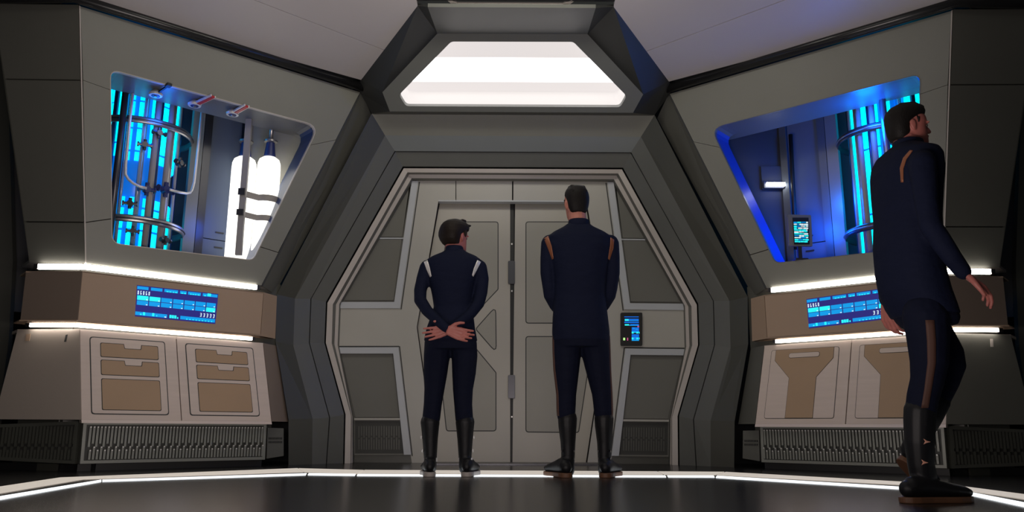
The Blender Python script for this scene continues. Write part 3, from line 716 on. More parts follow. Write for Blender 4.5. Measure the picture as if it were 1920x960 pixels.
# ================================================================== CONSOLES
def console(side):
    sn = 'left' if side == 1 else 'right'
    at = RADP.at
    # radiator
    def G(q): return [at(*p) for p in q]
    loc = mir(B0, side)
    r = thing('radiator', 'grey slotted radiator grille under the %s cabinet' % sn, 'radiator', (loc.x, loc.y, 0), 'radiators under the cabinets')
    q = G([(157, 790), (500, 797), (497, 860.5), (150, 870)])
    for p, z in zip(q, (.335, .335, .05, .05)): p.z = z
    fr_in = shrink(q, .022)
    ring_prism('frame', q, fr_in, -N_*.07, M_RAD, r, side, .002)
    prism('back_plate', [p-N_*.022 for p in shrink(q, .01)], -N_*.02, M_RADD, r, side)
    mk('top_lip', *box_g((q[0].lerp(q[1], .5))+N_*.004+V((0, 0, -.006)), D_*((q[1]-q[0]).length/2-.015), N_*.004, V((0, 0, .0045))), M_METAL, r, side)
    n = 54; L = (q[1]-q[0]).length-.06; st = q[3]+D_*.03
    base = None
    for i in range(n):
        x = st + D_*(L*(i+.5)/n) - N_*.006
        for row in (0, 1):
            if row == 0: za, zb = (.185 if i % 2 else .163), .302
            else: za, zb = .078, (.165 if i % 2 else .143)
            hw = D_*(L/n*.30)
            c = V((x.x, x.y, (za+zb)/2)) + (D_*(L/n*.5) if row else V((0, 0, 0)))
            mk('fin', *box_g(c, hw, N_*.008, V((0, 0, (zb-za)/2))), M_RAD, r, side)
            mk('stud', *box_g(V((c.x, c.y, zb-.004))+N_*.009, hw*.55, N_*.004, V((0, 0, .0045))), M_SILV, r, side)
    mk('plinth', *prism_g([q[3]-N_*.06+V((0, 0, .03)), q[2]-N_*.06+V((0, 0, .03)), q[2]-N_*.06+V((0, 0, -.05)), q[3]-N_*.06+V((0, 0, -.05))], -N_*.02), M_BLACK, r, side)
    mk('plinth', *prism_g([q[3]+V((.05, .10, .0)), q[3]+V((-1.0, .16, .0)), q[3]+V((-1.0, .16, -.05)), q[3]+V((.05, .10, -.05))], (0, .02, 0)), M_BLACK, r, side)
    # small end vent
    ev = SP(-.10, .05).at
    p = [ev(*a) for a in [(502, 802), (532, 803), (532, 855), (500, 860)]]
    prism('end_vent', p, -N_*.05, M_FACET, r, side, .002)
    for k in range(9):
        for v in (822, 829):
            c = ev(504.5+k*2.9, v); mk('vent_hole', *box_g(c, D_*.0035, N_*.004, V((0, 0, .008))), M_BLACK, r, side)
    # outer facet radiator
    FR = Pl(B0, (.06, -1, 0))
    qf = [FR.at(*a) for a in [(147, 790), (-14, 796), (-22, 862), (140, 870)]]
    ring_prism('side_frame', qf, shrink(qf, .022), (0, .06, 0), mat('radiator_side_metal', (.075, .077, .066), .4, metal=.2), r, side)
    prism('side_back_plate', [p+V((0, .022, 0)) for p in shrink(qf, .01)], (0, .02, 0), M_RADD, r, side)
    for i in range(22):
        for row in (0, 1):
            u = 3+i*6.4; za, zb = ((.185 if i % 2 else .163), .302) if row == 0 else (.078, (.165 if i % 2 else .143))
            c = FR.at(u, 830); c = V((c.x, c.y+.008, (za+zb)/2)); mk('fin', *box_g(c, (.0075, 0, 0), (0, .008, 0), (0, 0, (zb-za)/2)), MATS['radiator_side_metal'], r, side)
    # cabinet
    at = CABP.at
    t = thing('cabinet', ('left wall cabinet with two drawer modules in tan and beige' if side == 1 else 'right wall cabinet with two funnel-shaped tan doors'), 'cabinet', (loc.x, loc.y, .34), 'cabinets under the wall consoles')
    c = [at(*p) for p in [(150, 617), (493, 644), (509, 791), (153, 785)]]
    for p, z in zip(c, (.977, .977, .347, .347)):
        # keep on the plane while levelling
        k = (z-p.z); p += V((0, 0, k)) - N_*(-CABP.n.z and 0) ; p -= N_*(.2*k)
    seam_t, seam_b = c[0].lerp(c[1], .49), c[3].lerp(c[2], .49)
    g = D_*.003
    prism('front_panel', [c[0], seam_t-g, seam_b-g, c[3]], -N_*.05, M_CAB, t, side, .003)
    prism('front_panel', [seam_t+g, c[1], c[2], seam_b+g], -N_*.05, M_CAB, t, side, .003)
    # bottom lip catches light
    prism('bottom_lip', [c[3]+V((0, 0, 0)), c[2]+V((0, 0, 0)), c[2]+V((0, 0, -.022))+N_*.012, c[3]+V((0, 0, -.022))+N_*.012], -N_*.06, mat('cabinet_lip', (.62, .52, .47), .35), t, side)
    # body behind
    f2 = SP(-.09, .35, .22)
    e1, e2 = SP(-.13, .35, -.12).at(518, 651), SP(-.13, .35, -.12).at(541, 786)
    e1.z = .977; e2.z = .347
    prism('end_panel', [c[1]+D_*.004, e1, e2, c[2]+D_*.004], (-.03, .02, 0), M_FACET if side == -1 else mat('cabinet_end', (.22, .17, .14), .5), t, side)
    CF = Pl(c[0], (c[3]-c[0]).cross(V((-1, .06, 0))));
    if CF.n.y > 0: CF.n = -CF.n
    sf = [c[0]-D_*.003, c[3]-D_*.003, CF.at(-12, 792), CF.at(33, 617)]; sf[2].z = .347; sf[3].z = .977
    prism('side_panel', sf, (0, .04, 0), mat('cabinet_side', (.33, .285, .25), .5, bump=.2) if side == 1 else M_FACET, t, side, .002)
    if side == 1: prism('slot_mark', [CF.off(.003).at(*p) for p in [(123, 628), (127, 627), (124, 641), (120, 641)]], (0, .004, 0), M_DGROOVE, t, side)
    prism('slot_plate', [CF.off(.004).at(*p) for p in ([(49, 626), (57, 626), (55, 639), (47, 639)] if side == 1 else [(66, 626), (71, 626), (70, 641), (65, 641)])], (0, .004, 0), M_BEIGE if side == -1 else M_BAND, t, side)
    prism('top_panel', [c[0], c[1], e1, e1-N_*.12, sf[3]-N_*.2, sf[3]], (0, 0, -.02), M_CAB, t, side)
    nn = CABP.n
    def q4(i, j, Q): return [sq(Q, a, b) for a, b in ((i[0], j[0]), (i[1], j[0]), (i[1], j[1]), (i[0], j[1]))]
    for k, Q in enumerate(([c[0], seam_t, seam_b, c[3]], [seam_t, c[1], c[2], seam_b])):
        if side == 1:
            mod = q4((.10, .86), (.085, .93), Q)
            fr_ = prism('drawer_module', [p+nn*.004 for p in rounded(mod, .02, 3)], -nn*.02, M_CAB, t, side)
            prism('module_groove', [p+nn*.0015 for p in rounded(shrink(mod, -.007), .022, 3)], -nn*.01, M_DGROOVE, t, side)
            def poly(st): return [sq(mod, a, b) for a, b in st]
            d_ = .30
            top = [(.13, .07), (.43, .07), (.44, .13), (.67, .13), (.68, .07), (.90, .07), (.90, .25), (.13, .25)]
            mid = [(.13, .30), (.43, .30), (.44, .36), (.67, .36), (.68, .30), (.90, .30), (.90, .49), (.13, .49)]
            low = [(.13, .55), (.90, .55), (.90, .95), (.13, .95)]
            for nm, st, rl in (('drawer', top, [.012, 0, .008, .008, 0, .012, .012, .012]), ('drawer', mid, [.012, 0, .008, .008, 0, .012, .012, .012]), ('lower_door', low, .012)):
                pl_ = poly(st)
                prism(nm+'_groove', [p+nn*.0052 for p in rounded(shrink(pl_, -.0045), rl, 3)], -nn*.01, M_DGROOVE, t, side)
                prism(nm, [p+nn*.0075 for p in rounded(pl_, rl, 3)], -nn*.01, M_TAN, t, side)
        else:
            # stored mirrored: s=0 is at the outer corner (right in the photograph)
            mod = q4((.13, .90), (.075, .93), Q)
            prism('door_groove', [p+nn*.0015 for p in rounded(shrink(mod, -.004), .02, 3)], -nn*.01, M_DGROOVE, t, side)
            prism('door', [p+nn*.004 for p in rounded(mod, .016, 3)], -nn*.02, M_CAB, t, side)
            fun = [(.07, .0), (.93, .0), (.93, .155), (.685, .42), (.685, .997), (.29, .997), (.29, .42), (.07, .155)]
            pl_ = [sq(mod, a, b) for a, b in fun]
            prism('funnel_groove', [p+nn*.0052 for p in shrink(pl_, -.003)], -nn*.01, M_DGROOVE, t, side)
            prism('funnel_panel', [p+nn*.0072 for p in pl_], -nn*.01, M_TAN, t, side)
            hd = [sq(mod, a, b) for a, b in ((.27, .06), (.72, .06), (.72, .125), (.27, .125))]
            prism('handle_groove', [p+nn*.0082 for p in rounded(shrink(hd, -.003), .02, 3)], -nn*.01, M_DGROOVE, t, side)
            prism('handle', [p+nn*.0105 for p in rounded(hd, .018, 3)], -nn*.01, M_CAB, t, side)
    # band
    at = BANDP.at
    t = thing('control_console', 'brown control console band with blue screen above the %s cabinet' % sn, 'console', (loc.x, loc.y, 1.03), 'control console bands')
    b = [at(*p) for p in [(155, 507), (494, 549), (488, 630), (146, 602)]]
    for p, z in zip(b, (1.387, 1.387, 1.027, 1.027)): p.z = z
    prism('front_panel', b, -N_*.06, M_BAND, t, side, .003)
    bm_ = BANDP.off(-.11).at
    f1, f2_ = bm_(519, 559), bm_(516, 638); f1.z = 1.387; f2_.z = 1.027
    prism('end_panel', [b[1]+D_*.003, f1, f2_, b[2]+D_*.003], (-.03, .03, 0), M_BAND, t, side)
    BF = Pl(b[0], (b[3]-b[0]).cross(V((-1, .04, 0))))
    if BF.n.y > 0: BF.n = -BF.n
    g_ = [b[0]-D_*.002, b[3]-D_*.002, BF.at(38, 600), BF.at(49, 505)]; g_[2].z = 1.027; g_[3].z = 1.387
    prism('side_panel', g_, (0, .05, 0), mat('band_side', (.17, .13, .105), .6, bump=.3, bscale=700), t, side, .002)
    for z, dz in ((1.387, -.01), (1.027, .01)):
        prism('top_cover' if z > 1.2 else 'bottom_cover', [V((p.x, p.y, z)) for p in (b[0], b[1], f1, f1-N_*.13, g_[3]-N_*.2, g_[3])], (0, 0, dz), M_BAND, t, side)
    # screen, measured on each side separately
    if side == 1:
        Q = [at(*p) for p in [(256.7, 534.6), (409.3, 551.3), (403.5, 607.5), (253, 593)]]
    else:
        f = BANDP.atr; Q = [f(*p) for p in [(1512, 561), (1669, 539), (1673, 597), (1517, 616)]]
    Q = [p + N_*.002 for p in Q]
    if side == 1:
        SQ = Q; sg = 1
    else: SQ = Q; sg = -1
    scr = prism('screen', SQ, -N_*.01, M_SCR, t, side)
    def cl(name, rects, m, lift=.0015):
        b_ = MB()
        for (s0, s1, t0, t1) in rects: b_.add(*prism_g([sq(SQ, a, c_)+N_*lift for a, c_ in ((s0, t0), (s1, t0), (s1, t1), (s0, t1))], -N_*.001))
        return b_.build(name, m, scr, side)
    blue, cyan, wht = [], [], []
    for s0, s1 in ((.005, .135), (.165, .30), (.325, .49), (.515, .595), (.615, .775), (.80, .99)): blue.append((s0, s1, .03, .125))
    cyan.append((.86, .905, .02, .11))
    for k, (s0, s1) in enumerate(((.35, .375), (.385, .41), (.425, .445), (.455, .48), (.53, .555), (.565, .59), (.64, .66), (.67, .69), (.70, .72), (.735, .76), (.82, .84))): cyan.append((s0, s1, .09, .12))
    xs = [.005, .148, .29, .435, .575, .715, .855, .985]
    for k in range(7):
        (cyan if k < 2 else blue).append((xs[k]+.006, xs[k+1]-.006, .325, .465))
        (cyan if k == 6 else blue).append((xs[k]+.006, xs[k+1]-.006, .485, .625))
        for tt in (.44, .60): wht.append((xs[k+1]-.03, xs[k+1]-.014, tt-.01, tt+.015))
    blue += [(.0, .38, .845, .955), (.545, .99, .845, .955)]; cyan += [(.09, .115, .845, .945), (.20, .225, .845, .945), (.41, .435, .85, .95), (.44, .465, .85, .95), (.47, .495, .85, .95), (.055, .075, .90, .94), (.25, .26, .90, .94), (.505, .52, .90, .95)]
    for k in range(9): cyan.append((.62+k*.04, .635+k*.04, .92, .95))
    wht += [(.35, .37, .92, .95)]
    for k in range(5):     # small digits, 7-segment like strokes
        s = .012+k*.032
        wht += [(s, s+.014, .175, .19), (s, s+.005, .19, .29), (s+.009, s+.014, .19 if k % 2 == 0 else .235, .29), (s, s+.014, .275, .29)]
        s = .79+k*.042
        wht += [(s, s+.02, .69, .705), (s+.014, s+.02, .70, .745), (s+.003, s+.02, .74, .755), (s+.012, s+.018, .755, .80), (s, s+.018, .795, .81)]
    for r_ in blue: cl('screen_cell', [r_], M_SCRB)
    for r_ in [c_ for c_ in cyan if c_[1]-c_[0] > .1]: cl('screen_cell', [r_], M_SCRC, .002)
    tag(cl('screen_mark', [c_ for c_ in cyan if c_[1]-c_[0] <= .1], M_SCRC, .002), kind='stuff'); tag(cl('screen_glyph', wht, M_SCRW, .0025), kind='stuff')
    # light tubes in the two gaps
    for zc, hz, mm, us, vv, nm, back_ in ((1.425, .018, M_TUBE, (82, 172), 0, 'upper', .03), (1.005, .013, M_TUBE2, (70, 172), 0, 'lower', .05)):
        lab = 'long white light tube in the gap %s the %s console band' % ('above' if nm == 'upper' else 'below', sn)
        p0 = V((b[0].x, b[0].y, zc)) - N_*back_ + D_*.01; p1 = V((b[1].x, b[1].y, zc)) - N_*back_ - D_*.05
        t = thing('light_tube', lab, 'light tube', mir((p0+p1)/2, side), 'light tubes along the consoles')
        mk('diffuser', *box_g((p0+p1)/2, (p1-p0)/2, N_*.012, V((0, 0, hz))), mm, t, side)
        mk('end_cap', *box_g(p1+D_*.01, D_*.012, N_*.012, V((0, 0, hz))), M_DMETAL, t, side)
        t2 = thing('light_tube', 'short white light tube %s the %s console band on the outer side' % ('above' if nm == 'upper' else 'below', sn), 'light tube', mir(p0+V((-.2, 0, 0)), side), 'light tubes along the consoles')
        s0 = p0 + V((-.012, .0, 0)); s1 = s0 + V((-.32, .015, 0))
        mk('diffuser', *box_g((s0+s1)/2, (s1-s0)/2, V((0, .012, 0)), V((0, 0, hz))), mm, t2, side)
        mk('end_cap', *box_g(s1+V((-.015, 0, 0)), V((.015, 0, 0)), V((0, .012, 0)), V((0, 0, hz))), M_BLACK, t2, side)
for side in (1, -1): console(side)

# ---- wall keypad right of the door
ky = YP(7.275)
q = [ky.at(*p) for p in [(1164, 586), (1204.5, 586), (1204.5, 648), (1164, 648)]]
t = thing('wall_keypad', 'black wall keypad with blue touch screen right of the door', 'keypad', (q[2]+q[3])/2)
prism('case', rounded(q, .012, 3), (0, .036, 0), M_BLACK, t, 1, .003)
q = [YP(7.272).at(*p) for p in [(1170, 593), (1199, 593), (1199, 640), (1170, 640)]]
cells('screen_graphic', q, [(.02, .95, .01, .04), (.05, .95, .10, .19), (.02, .96, .22, .27), (.4, .96, .31, .38), (.5, .97, .44, .60), (.5, .97, .72, .95)], mat('scr_dblue', (0, .1, .4), .4, emit=(0, .14, .75), es=.8), t, nf, .0005)
cells('screen_graphic', q, [(.05, .95, .17, .19), (.35, .95, .35, .38), (.5, .97, .60, .66), (.5, .97, .93, .98), (.55, .7, .46, .5), (.75, .9, .5, .54)], M_SCRB, t, nf, .001)
cells('screen_glyph', q, [(.05, .30, .12, .18), (.05, .33, .32, .37), (.50, .62, .62, .69), (.68, .74, .63, .65), (.80, .90, .62, .69), (.95, 1.0, .62, .69), (.50, .62, .85, .92), (.68, .74, .86, .88), (.80, .90, .85, .92), (.95, 1.0, .85, .92)], M_SCRC, t, nf, .0015)
cells('screen_glyph', q, [(-.05, .07, .86, .96)], M_SCRG, t, nf, .0015)
cells('screen_glyph', q, [(.20, .27, .86, .97), (.87, .97, .38, .44)], M_SCRR, t, nf, .0015)

# ================================================================== PEOPLE
def PX(u, v, y): return YP(y).at(u, v)
def stack_g(rings, f, n=28):                # rings: centre, half width, depth front, depth back
    f = V(f).normalized(); r = V((f.y, -f.x, 0)); vs, fs = [], []
    for c, w_, df, db in rings:
        for j in range(n):
            a = 2*pi*j/n; ca, sa = cos(a), sin(a); e = .86
            x = abs(ca)**e*(1 if ca > 0 else -1)*w_; y = abs(sa)**e*(1 if sa > 0 else -1)*(df if sa > 0 else db)
            vs.append(V(c)+r*x+f*y)
    k = len(rings)
    for i in range(k-1):
        for j in range(n): fs.append((i*n+j, i*n+(j+1) % n, (i+1)*n+(j+1) % n, (i+1)*n+j))
    fs += [tuple(range(n-1, -1, -1)), tuple((k-1)*n+j for j in range(n))]
    return vs, fs
def ell_g(c, ax, n=14):                     # ellipsoid from three axis vectors
    c = V(c); ax = [V(a) for a in ax]; vs, fs = [c+ax[2]], []; m_ = n//2
    for i in range(1, m_):
        th = pi*i/m_
        for j in range(n): a = 2*pi*j/n; vs.append(c+ax[0]*(sin(th)*cos(a))+ax[1]*(sin(th)*sin(a))+ax[2]*cos(th))
    vs.append(c-ax[2]); L = len(vs)-1
    for j in range(n): fs.append((0, 1+j, 1+(j+1) % n))
    for i in range(m_-2):
        for j in range(n): a = 1+i*n; fs.append((a+j, a+n+j, a+n+(j+1) % n, a+(j+1) % n))
    a = 1+(m_-2)*n
    for j in range(n): fs.append((L, a+(j+1) % n, a+j))
    return vs, fs
def fuse(name, geos, voxel, it, m, parent):
    """union of closed shapes -> one continuous smooth surface"""
    b = MB()
    for g in geos: b.add(*g)
    off = wloc(parent)
    me = bpy.data.meshes.new(name); me.from_pydata([p-off for p in b.v], [], b.f)
    bm = bmesh.new(); bm.from_mesh(me); bmesh.ops.recalc_face_normals(bm, faces=bm.faces); bm.to_mesh(me); bm.free()
    tmp = bpy.data.objects.new('tmp', me); COL.objects.link(tmp)
    r = tmp.modifiers.new('r', 'REMESH'); r.mode = 'VOXEL'; r.voxel_size = voxel; r.adaptivity = 0
    s = tmp.modifiers.new('s', 'SMOOTH'); s.factor = .5; s.iterations = it
    dg = bpy.context.evaluated_depsgraph_get(); new = bpy.data.meshes.new_from_object(tmp.evaluated_get(dg))
    bpy.data.objects.remove(tmp); bpy.data.meshes.remove(me)
    new.name = name; new.materials.clear(); new.materials.append(m)
    new.polygons.foreach_set('use_smooth', [True]*len(new.polygons))
    o = bpy.data.objects.new(name, new); COL.objects.link(o); o.parent = parent
    return o
def chain(pts): return tube_g([p[0] for p in pts], [p[1] for p in pts], 14)
def caps(pts):                              # tapered limb with round joints
    out = [chain(pts)]
    for p, r in (pts[0], pts[-1]):
        rr = max(r) if isinstance(r, tuple) else r
        out.append(ell_g(p, ((rr*.97, 0, 0), (0, rr*.97, 0), (0, 0, rr*.97))))
    return out
def hand_g(w_, f, nrm, thumb, curl=.35, s=1.0, spread=.0):
    """palm of four metacarpals, four jointed fingers of different length and a thumb; nrm points out of the palm"""
    f = V(f).normalized(); nrm = V(nrm); nrm = (nrm-f*nrm.dot(f)).normalized(); t = nrm.cross(f)*thumb
    g = []; w_ = V(w_)
    lens = ((.042, .026, .021), (.047, .030, .022), (.043, .028, .021), (.033, .021, .019))
    for i in range(4):
        off = (.034-.0227*i)*s
        root = w_ + t*(off*.55) + f*.004*s; kn = w_ + f*((.088-.004*abs(i-1.2))*s) + t*off
        g += caps([(root, .0135*s), (root.lerp(kn, .5), .0135*s), (kn, .0115*s)])
        d = (f + t*spread*(1.5-i)).normalized(); p = kn; rr = (.0098, .0090, .0082, .0070); seg = [(p, rr[0]*s)]; a = 0
        for k in range(3):
            a += curl*(.8 if k == 0 else 1.0); dd = (d*cos(a)+nrm*sin(a)); p = p+dd*lens[i][k]*s; seg.append((p, rr[k+1]*s))
        g += caps(seg)
    th = w_ + t*.022*s + f*.012*s; p1 = th + (f*.6+t*.75+nrm*.25)*.040*s; p2 = p1 + (f*.85+t*.45+nrm*.3)*.032*s; p3 = p2 + (f*.95+t*.2+nrm*.35)*.026*s
    g += caps([(th, .015*s), (p1, .0125*s), (p2, .0105*s), (p3, .0085*s)])
    g.append(ell_g(w_+f*.045*s-nrm*.001, (f*.048*s, t*.036*s, nrm*.013*s)))
    return g
HEAD = [(.000, .020, .070, .022), (.014, -.002, .088, .038), (.036, -.035, .092, .051), (.062, -.066, .089, .060), (.088, -.084, .087, .066),
        (.112, -.094, .083, .071), (.130, -.098, .086, .0735), (.146, -.100, .091, .075), (.170, -.099, .087, .0755), (.192, -.091, .074, .070), (.211, -.074, .055, .058), (.225, -.048, .030, .038), (.232, -.02, .005, .014)]
def head_g(c, f, s=1.0):
    f = V(f).normalized(); r = V((f.y, -f.x, 0)); z = V((0, 0, 1)); c = V(c)
    P = lambda x, y, zz: c+r*x*s+f*y*s+z*zz*s
    rings = [(P(0, (yb+yf)/2, zz), w_*s, (yf-yb)/2*s, (yf-yb)/2*s) for zz, yb, yf, w_ in HEAD]
    g = [stack_g(rings, f)]
    g += caps([(P(0, .082, .132), .007*s), (P(0, .096, .112), .009*s), (P(0, .104, .094), .0115*s)])
    g.append(ell_g(P(0, .094, .088), (r*.016*s, f*.010*s, z*.007*s)))
    g.append(ell_g(P(0, .088, .066), (r*.024*s, f*.010*s, z*.005*s))); g.append(ell_g(P(0, .086, .056), (r*.021*s, f*.010*s, z*.006*s)))
    g.append(ell_g(P(0, .082, .018), (r*.022*s, f*.014*s, z*.014*s)))
    for k in (-1, 1):
        g.append(ell_g(P(k*.030, .084, .135), (r*.026*s, f*.010*s, z*.006*s)))
        g.append(ell_g(P(k*.074, -.006, .107), ((r*k*.006+f*.002)*s, (f*.016-r*k*.004)*s, z*.031*s)))
        g.append(ell_g(P(k*.081, -.013, .113), (r*.0045*s, f*.017*s, z*.025*s)))
    return g, P, r, f
def eyes(P, r, f, s, body):
    for k in (-1, 1):
        mk('eye', *ell_g(P(k*.031, .0755, .118), (r*.012*s, f*.0115*s, V((0, 0, .009*s)))), M_EYE, body, smooth=True)
def bvh_of(o):
    off = wloc(o); me = o.data
    return BVHTree.FromPolygons([v.co+off for v in me.vertices], [tuple(p.vertices) for p in me.polygons])
def strip(name, tree, A, B, m, parent, direction=None, n=3, lift=.0035):
    """thin cloth band laid on a surface between two edge polylines (world points); cast along direction, or from the front"""
    vs, fs = [], []; cols = n
    def dens(L):
        out = []
        for i in range(len(L)-1):
            for k in range(4): out.append(V(L[i]).lerp(V(L[i+1]), k/4))
        return out+[V(L[-1])]
    A, B = dens(A), dens(B); rows = []
    for a, b in zip(A, B):
        row = []
        for k in range(cols+1):
            p = a.lerp(b, k/cols); d = V(direction).normalized() if direction else (p-O).normalized()
            h = tree.ray_cast(p-d*.7, d)
            if h[0] is None: row = None; break
            row.append((h[0]-d*lift, h[0]+d*.004))
        if row: rows.append(row)
    if len(rows) < 2: return
    C = cols+1; N = len(rows)
    for row in rows: vs += [x[0] for x in row]
    for row in rows: vs += [x[1] for x in row]
    M_ = N*C
    for i in range(N-1):
        for k in range(cols):
            a = i*C+k; fs.append((a, a+1, a+C+1, a+C)); fs.append((M_+a, M_+a+C, M_+a+C+1, M_+a+1))
        for k in (0, cols):
            a = i*C+k; fs.append((a, a+C, M_+a+C, M_+a))
    for i in (0, N-1):
        for k in range(cols): a = i*C+k; fs.append((a, a+1, M_+a+1, M_+a))
    return mk(name, vs, fs, m, parent, smooth=True)
def boot(name, shaft, heel, fdir, length, wid, zs, m_sole, parent, sole_h=.026, pitch=0.0, toe_up=0.0):
    """shaft: chain of (point, radius) top to ankle; heel: point under the heel on the ground"""
    f = V(fdir).normalized(); q = V((0, 0, 1)); 
    if pitch: ax = f.cross(q); R_ = Matrix.Rotation(pitch, 3, ax); f = R_ @ f; q = R_ @ q
    heel = V(heel); base = heel + q*sole_h
    st = [(.0, .030, .034, .036), (.10, .046, .040, .052), (.28, .050, .040, .060), (.48, .040, .043, .047), (.70, .031, .050, .034), (.88, .025, .045, .027), (.98, .018, .030, .020)]
    pts = [(base+f*length*t+q*(h*.92), (w_*wid, h)) for t, h, w_, _ in st]
    g = caps(shaft) + [tube_g([p for p, _ in pts], [(r_[0], r_[1]) for _, r_ in pts], 16, up=q)]
    g.append(ell_g(base+f*length*.02+q*.036, (f*.030, f.cross(q)*.032*wid, q*.036)))
    g.append(ell_g(base+f*length*.95+q*.020, (f*.022, f.cross(q)*.030*wid, q*.018)))
    b = fuse(name, g, .006, 4, M_BOOT, parent)
    l = f.cross(q); out = []
    for t, w_ in ((-.09, .0), (-.07, .020), (0, .036), (.12, .041), (.32, .036), (.5, .040), (.72, .051), (.88, .045), (.98, .028), (1.035, .0)): out.append((t, w_*wid*1.03))
    poly = [heel+f*length*t+l*w_ for t, w_ in out] + [heel+f*length*t-l*w_ for t, w_ in reversed(out[1:-1])]
    poly = rounded(poly, .03, 2)
    prism('sole', [p+q*sole_h*1.15 for p in poly], -q*sole_h*1.13, m_sole, b, 1, .005)
    return b

# ---------- the short-haired woman, hands clasped behind her back
C_ = 5.39; root = PX(840, 893, 5.36); root.z = 0
p1 = thing('person', 'short dark haired person in navy uniform with white shoulder stripes, hands clasped behind back', 'person', root, 'uniformed officers seen from behind')
fw_ = V((0, 1, 0))
tw = [(468, 838, 868, .05, .055), (474, 829, 877, .06, .065), (481, 812, 893, .075, .085), (488, 801, 902, .09, .10), (497, 799, 903, .10, .11), (512, 803, 897, .115, .117), (531, 806, 891, .118, .114), (555, 811, 886, .108, .102), (576, 814, 884, .097, .092), (598, 807, 888, .10, .105), (615, 801, 890, .105, .122), (640, 795.5, 894.5, .105, .13)]
def torso(tw, yc, k=1.0, lean=0):
    R_ = []
    for v, a, b, df, db in tw:
        pa, pb_ = PX(a, v, yc), PX(b, v, yc); R_.append(((pa+pb_)/2, (pb_.x-pa.x)/2*k, df*k, db*k))
    return R_
armL = [(801, 501, 5.39, .050), (794, 522, 5.385, .046), (788, 545, 5.37, .042), (788, 563, 5.345, .041), (801, 583, 5.29, .037), (821, 602, 5.21, .032), (836, 615, 5.165, .029)]
armR = [(899, 501, 5.39, .050), (904, 524, 5.385, .045), (902, 548, 5.365, .043), (897, 569, 5.335, .040), (883, 588, 5.29, .035), (866, 602, 5.24, .031), (851, 612, 5.215, .029)]
def lm(L, k=1.0, add=0): return [(PX(u, v, y), r*k+add) for u, v, y, r in L]
legL = [(821, 640, 5.39, .088), (819, 668, 5.39, .086), (816.5, 700, 5.385, .078), (814.5, 730, 5.38, .066), (811.5, 758, 5.375, .059), (808.5, 786, 5.37, .058)]
legR = [(869, 640, 5.39, .088), (871, 668, 5.39, .086), (870, 700, 5.385, .078), (868, 730, 5.38, .066), (868.5, 758, 5.375, .059), (870.5, 786, 5.37, .058)]
hg, HP, hr, hf = head_g(PX(853, 476, 5.42), (sin(radians(38)), cos(radians(38)), 0), .99)
bd = hg + [stack_g(torso(tw[1:], C_, .86), fw_)] + caps([(PX(852, 482, 5.39), .058), (PX(852, 466, 5.40), .056), (HP(0, -.025, .05), .056)])
for A_ in (armL, armR): bd += caps(lm(A_, .78))
for A_ in (legL, legR): bd += caps(lm(A_ + [(A_[-1][0], 800, 5.37, .050)], .82))
bd += hand_g(PX(840, 619, 5.150), (1, 0, -.30), (0, -1, .1), 1, .26, .98, .03)
bd += hand_g(PX(843, 617, 5.205), (-1, 0, -.26), (0, -1, .05), -1, .16, .96, .07)
body = fuse('body', bd, .0045, 3, M_SKIN2, p1); eyes(HP, hr, hf, .99, body)
jk = fuse('jacket', [stack_g(torso(tw, C_, 1.02), fw_)] + caps(lm(armL, 1.05)) + caps(lm(armR, 1.05)), .007, 7, M_UNI, p1)
fuse('collar', [stack_g([(PX(852, 474, 5.392), .066, .062, .07), (PX(852, 463.5, 5.395), .060, .060, .064), (PX(852, 462.5, 5.395), .056, .056, .060)], fw_)], .005, 3, M_UNI, p1)
tr = fuse('trousers', [stack_g(torso([(600, 808, 887, .09, .10), (625, 800, 892, .10, .12), (645, 796, 895, .105, .128), (656, 797, 895, .10, .12)], C_, .99), fw_)] + caps(lm(legL, 1.03)) + caps(lm(legR, 1.03)), .007, 6, M_TROU, p1)
hb = []
hz = [(.045, -.060, .0, .040), (.065, -.092, .005, .062), (.09, -.112, .0, .074), (.12, -.122, .006, .084), (.145, -.124, .030, .087), (.17, -.122, .096, .088), (.195, -.112, .106, .084), (.218, -.094, .098, .072), (.236, -.066, .074, .054), (.247, -.03, .035, .026)]
hb.append(stack_g([(HP(0, (a+b)/2, z), w_, (b-a)/2, (b-a)/2) for z, a, b, w_ in hz], hf))
for k in range(6):
    x = -.036+k*.014; hb += caps([(HP(x, .05, .212), .020), (HP(x*1.05, .088, .212), .015), (HP(x*1.2+.003, .112, .207+.006*(k % 3)), .006)])
for k in range(5):
    x = -.05+k*.024; hb += caps([(HP(x, .02, .236), .014), (HP(x*1.05, .05, .240), .008)])
for k in (-1, 1): hb += caps([(HP(k*.078, .018, .15), .013), (HP(k*.078, .020, .118), .006)])
fuse('hair', hb, .0045, 2, M_HAIRW, p1)
jt = bvh_of(jk)
px = lambda L, y=5.2: [PX(u, v, y) for u, v in L]
strip('shoulder_stripe', jt, px([(794.5, 491), (799.5, 505), (806, 520)]), px([(801.5, 487.5), (806, 503), (809, 518)]), M_SILV, p1)
strip('shoulder_stripe', jt, px([(895, 487.5), (888.5, 503), (885, 516)]), px([(902, 491), (894, 507), (887.5, 519)]), M_SILV, p1)
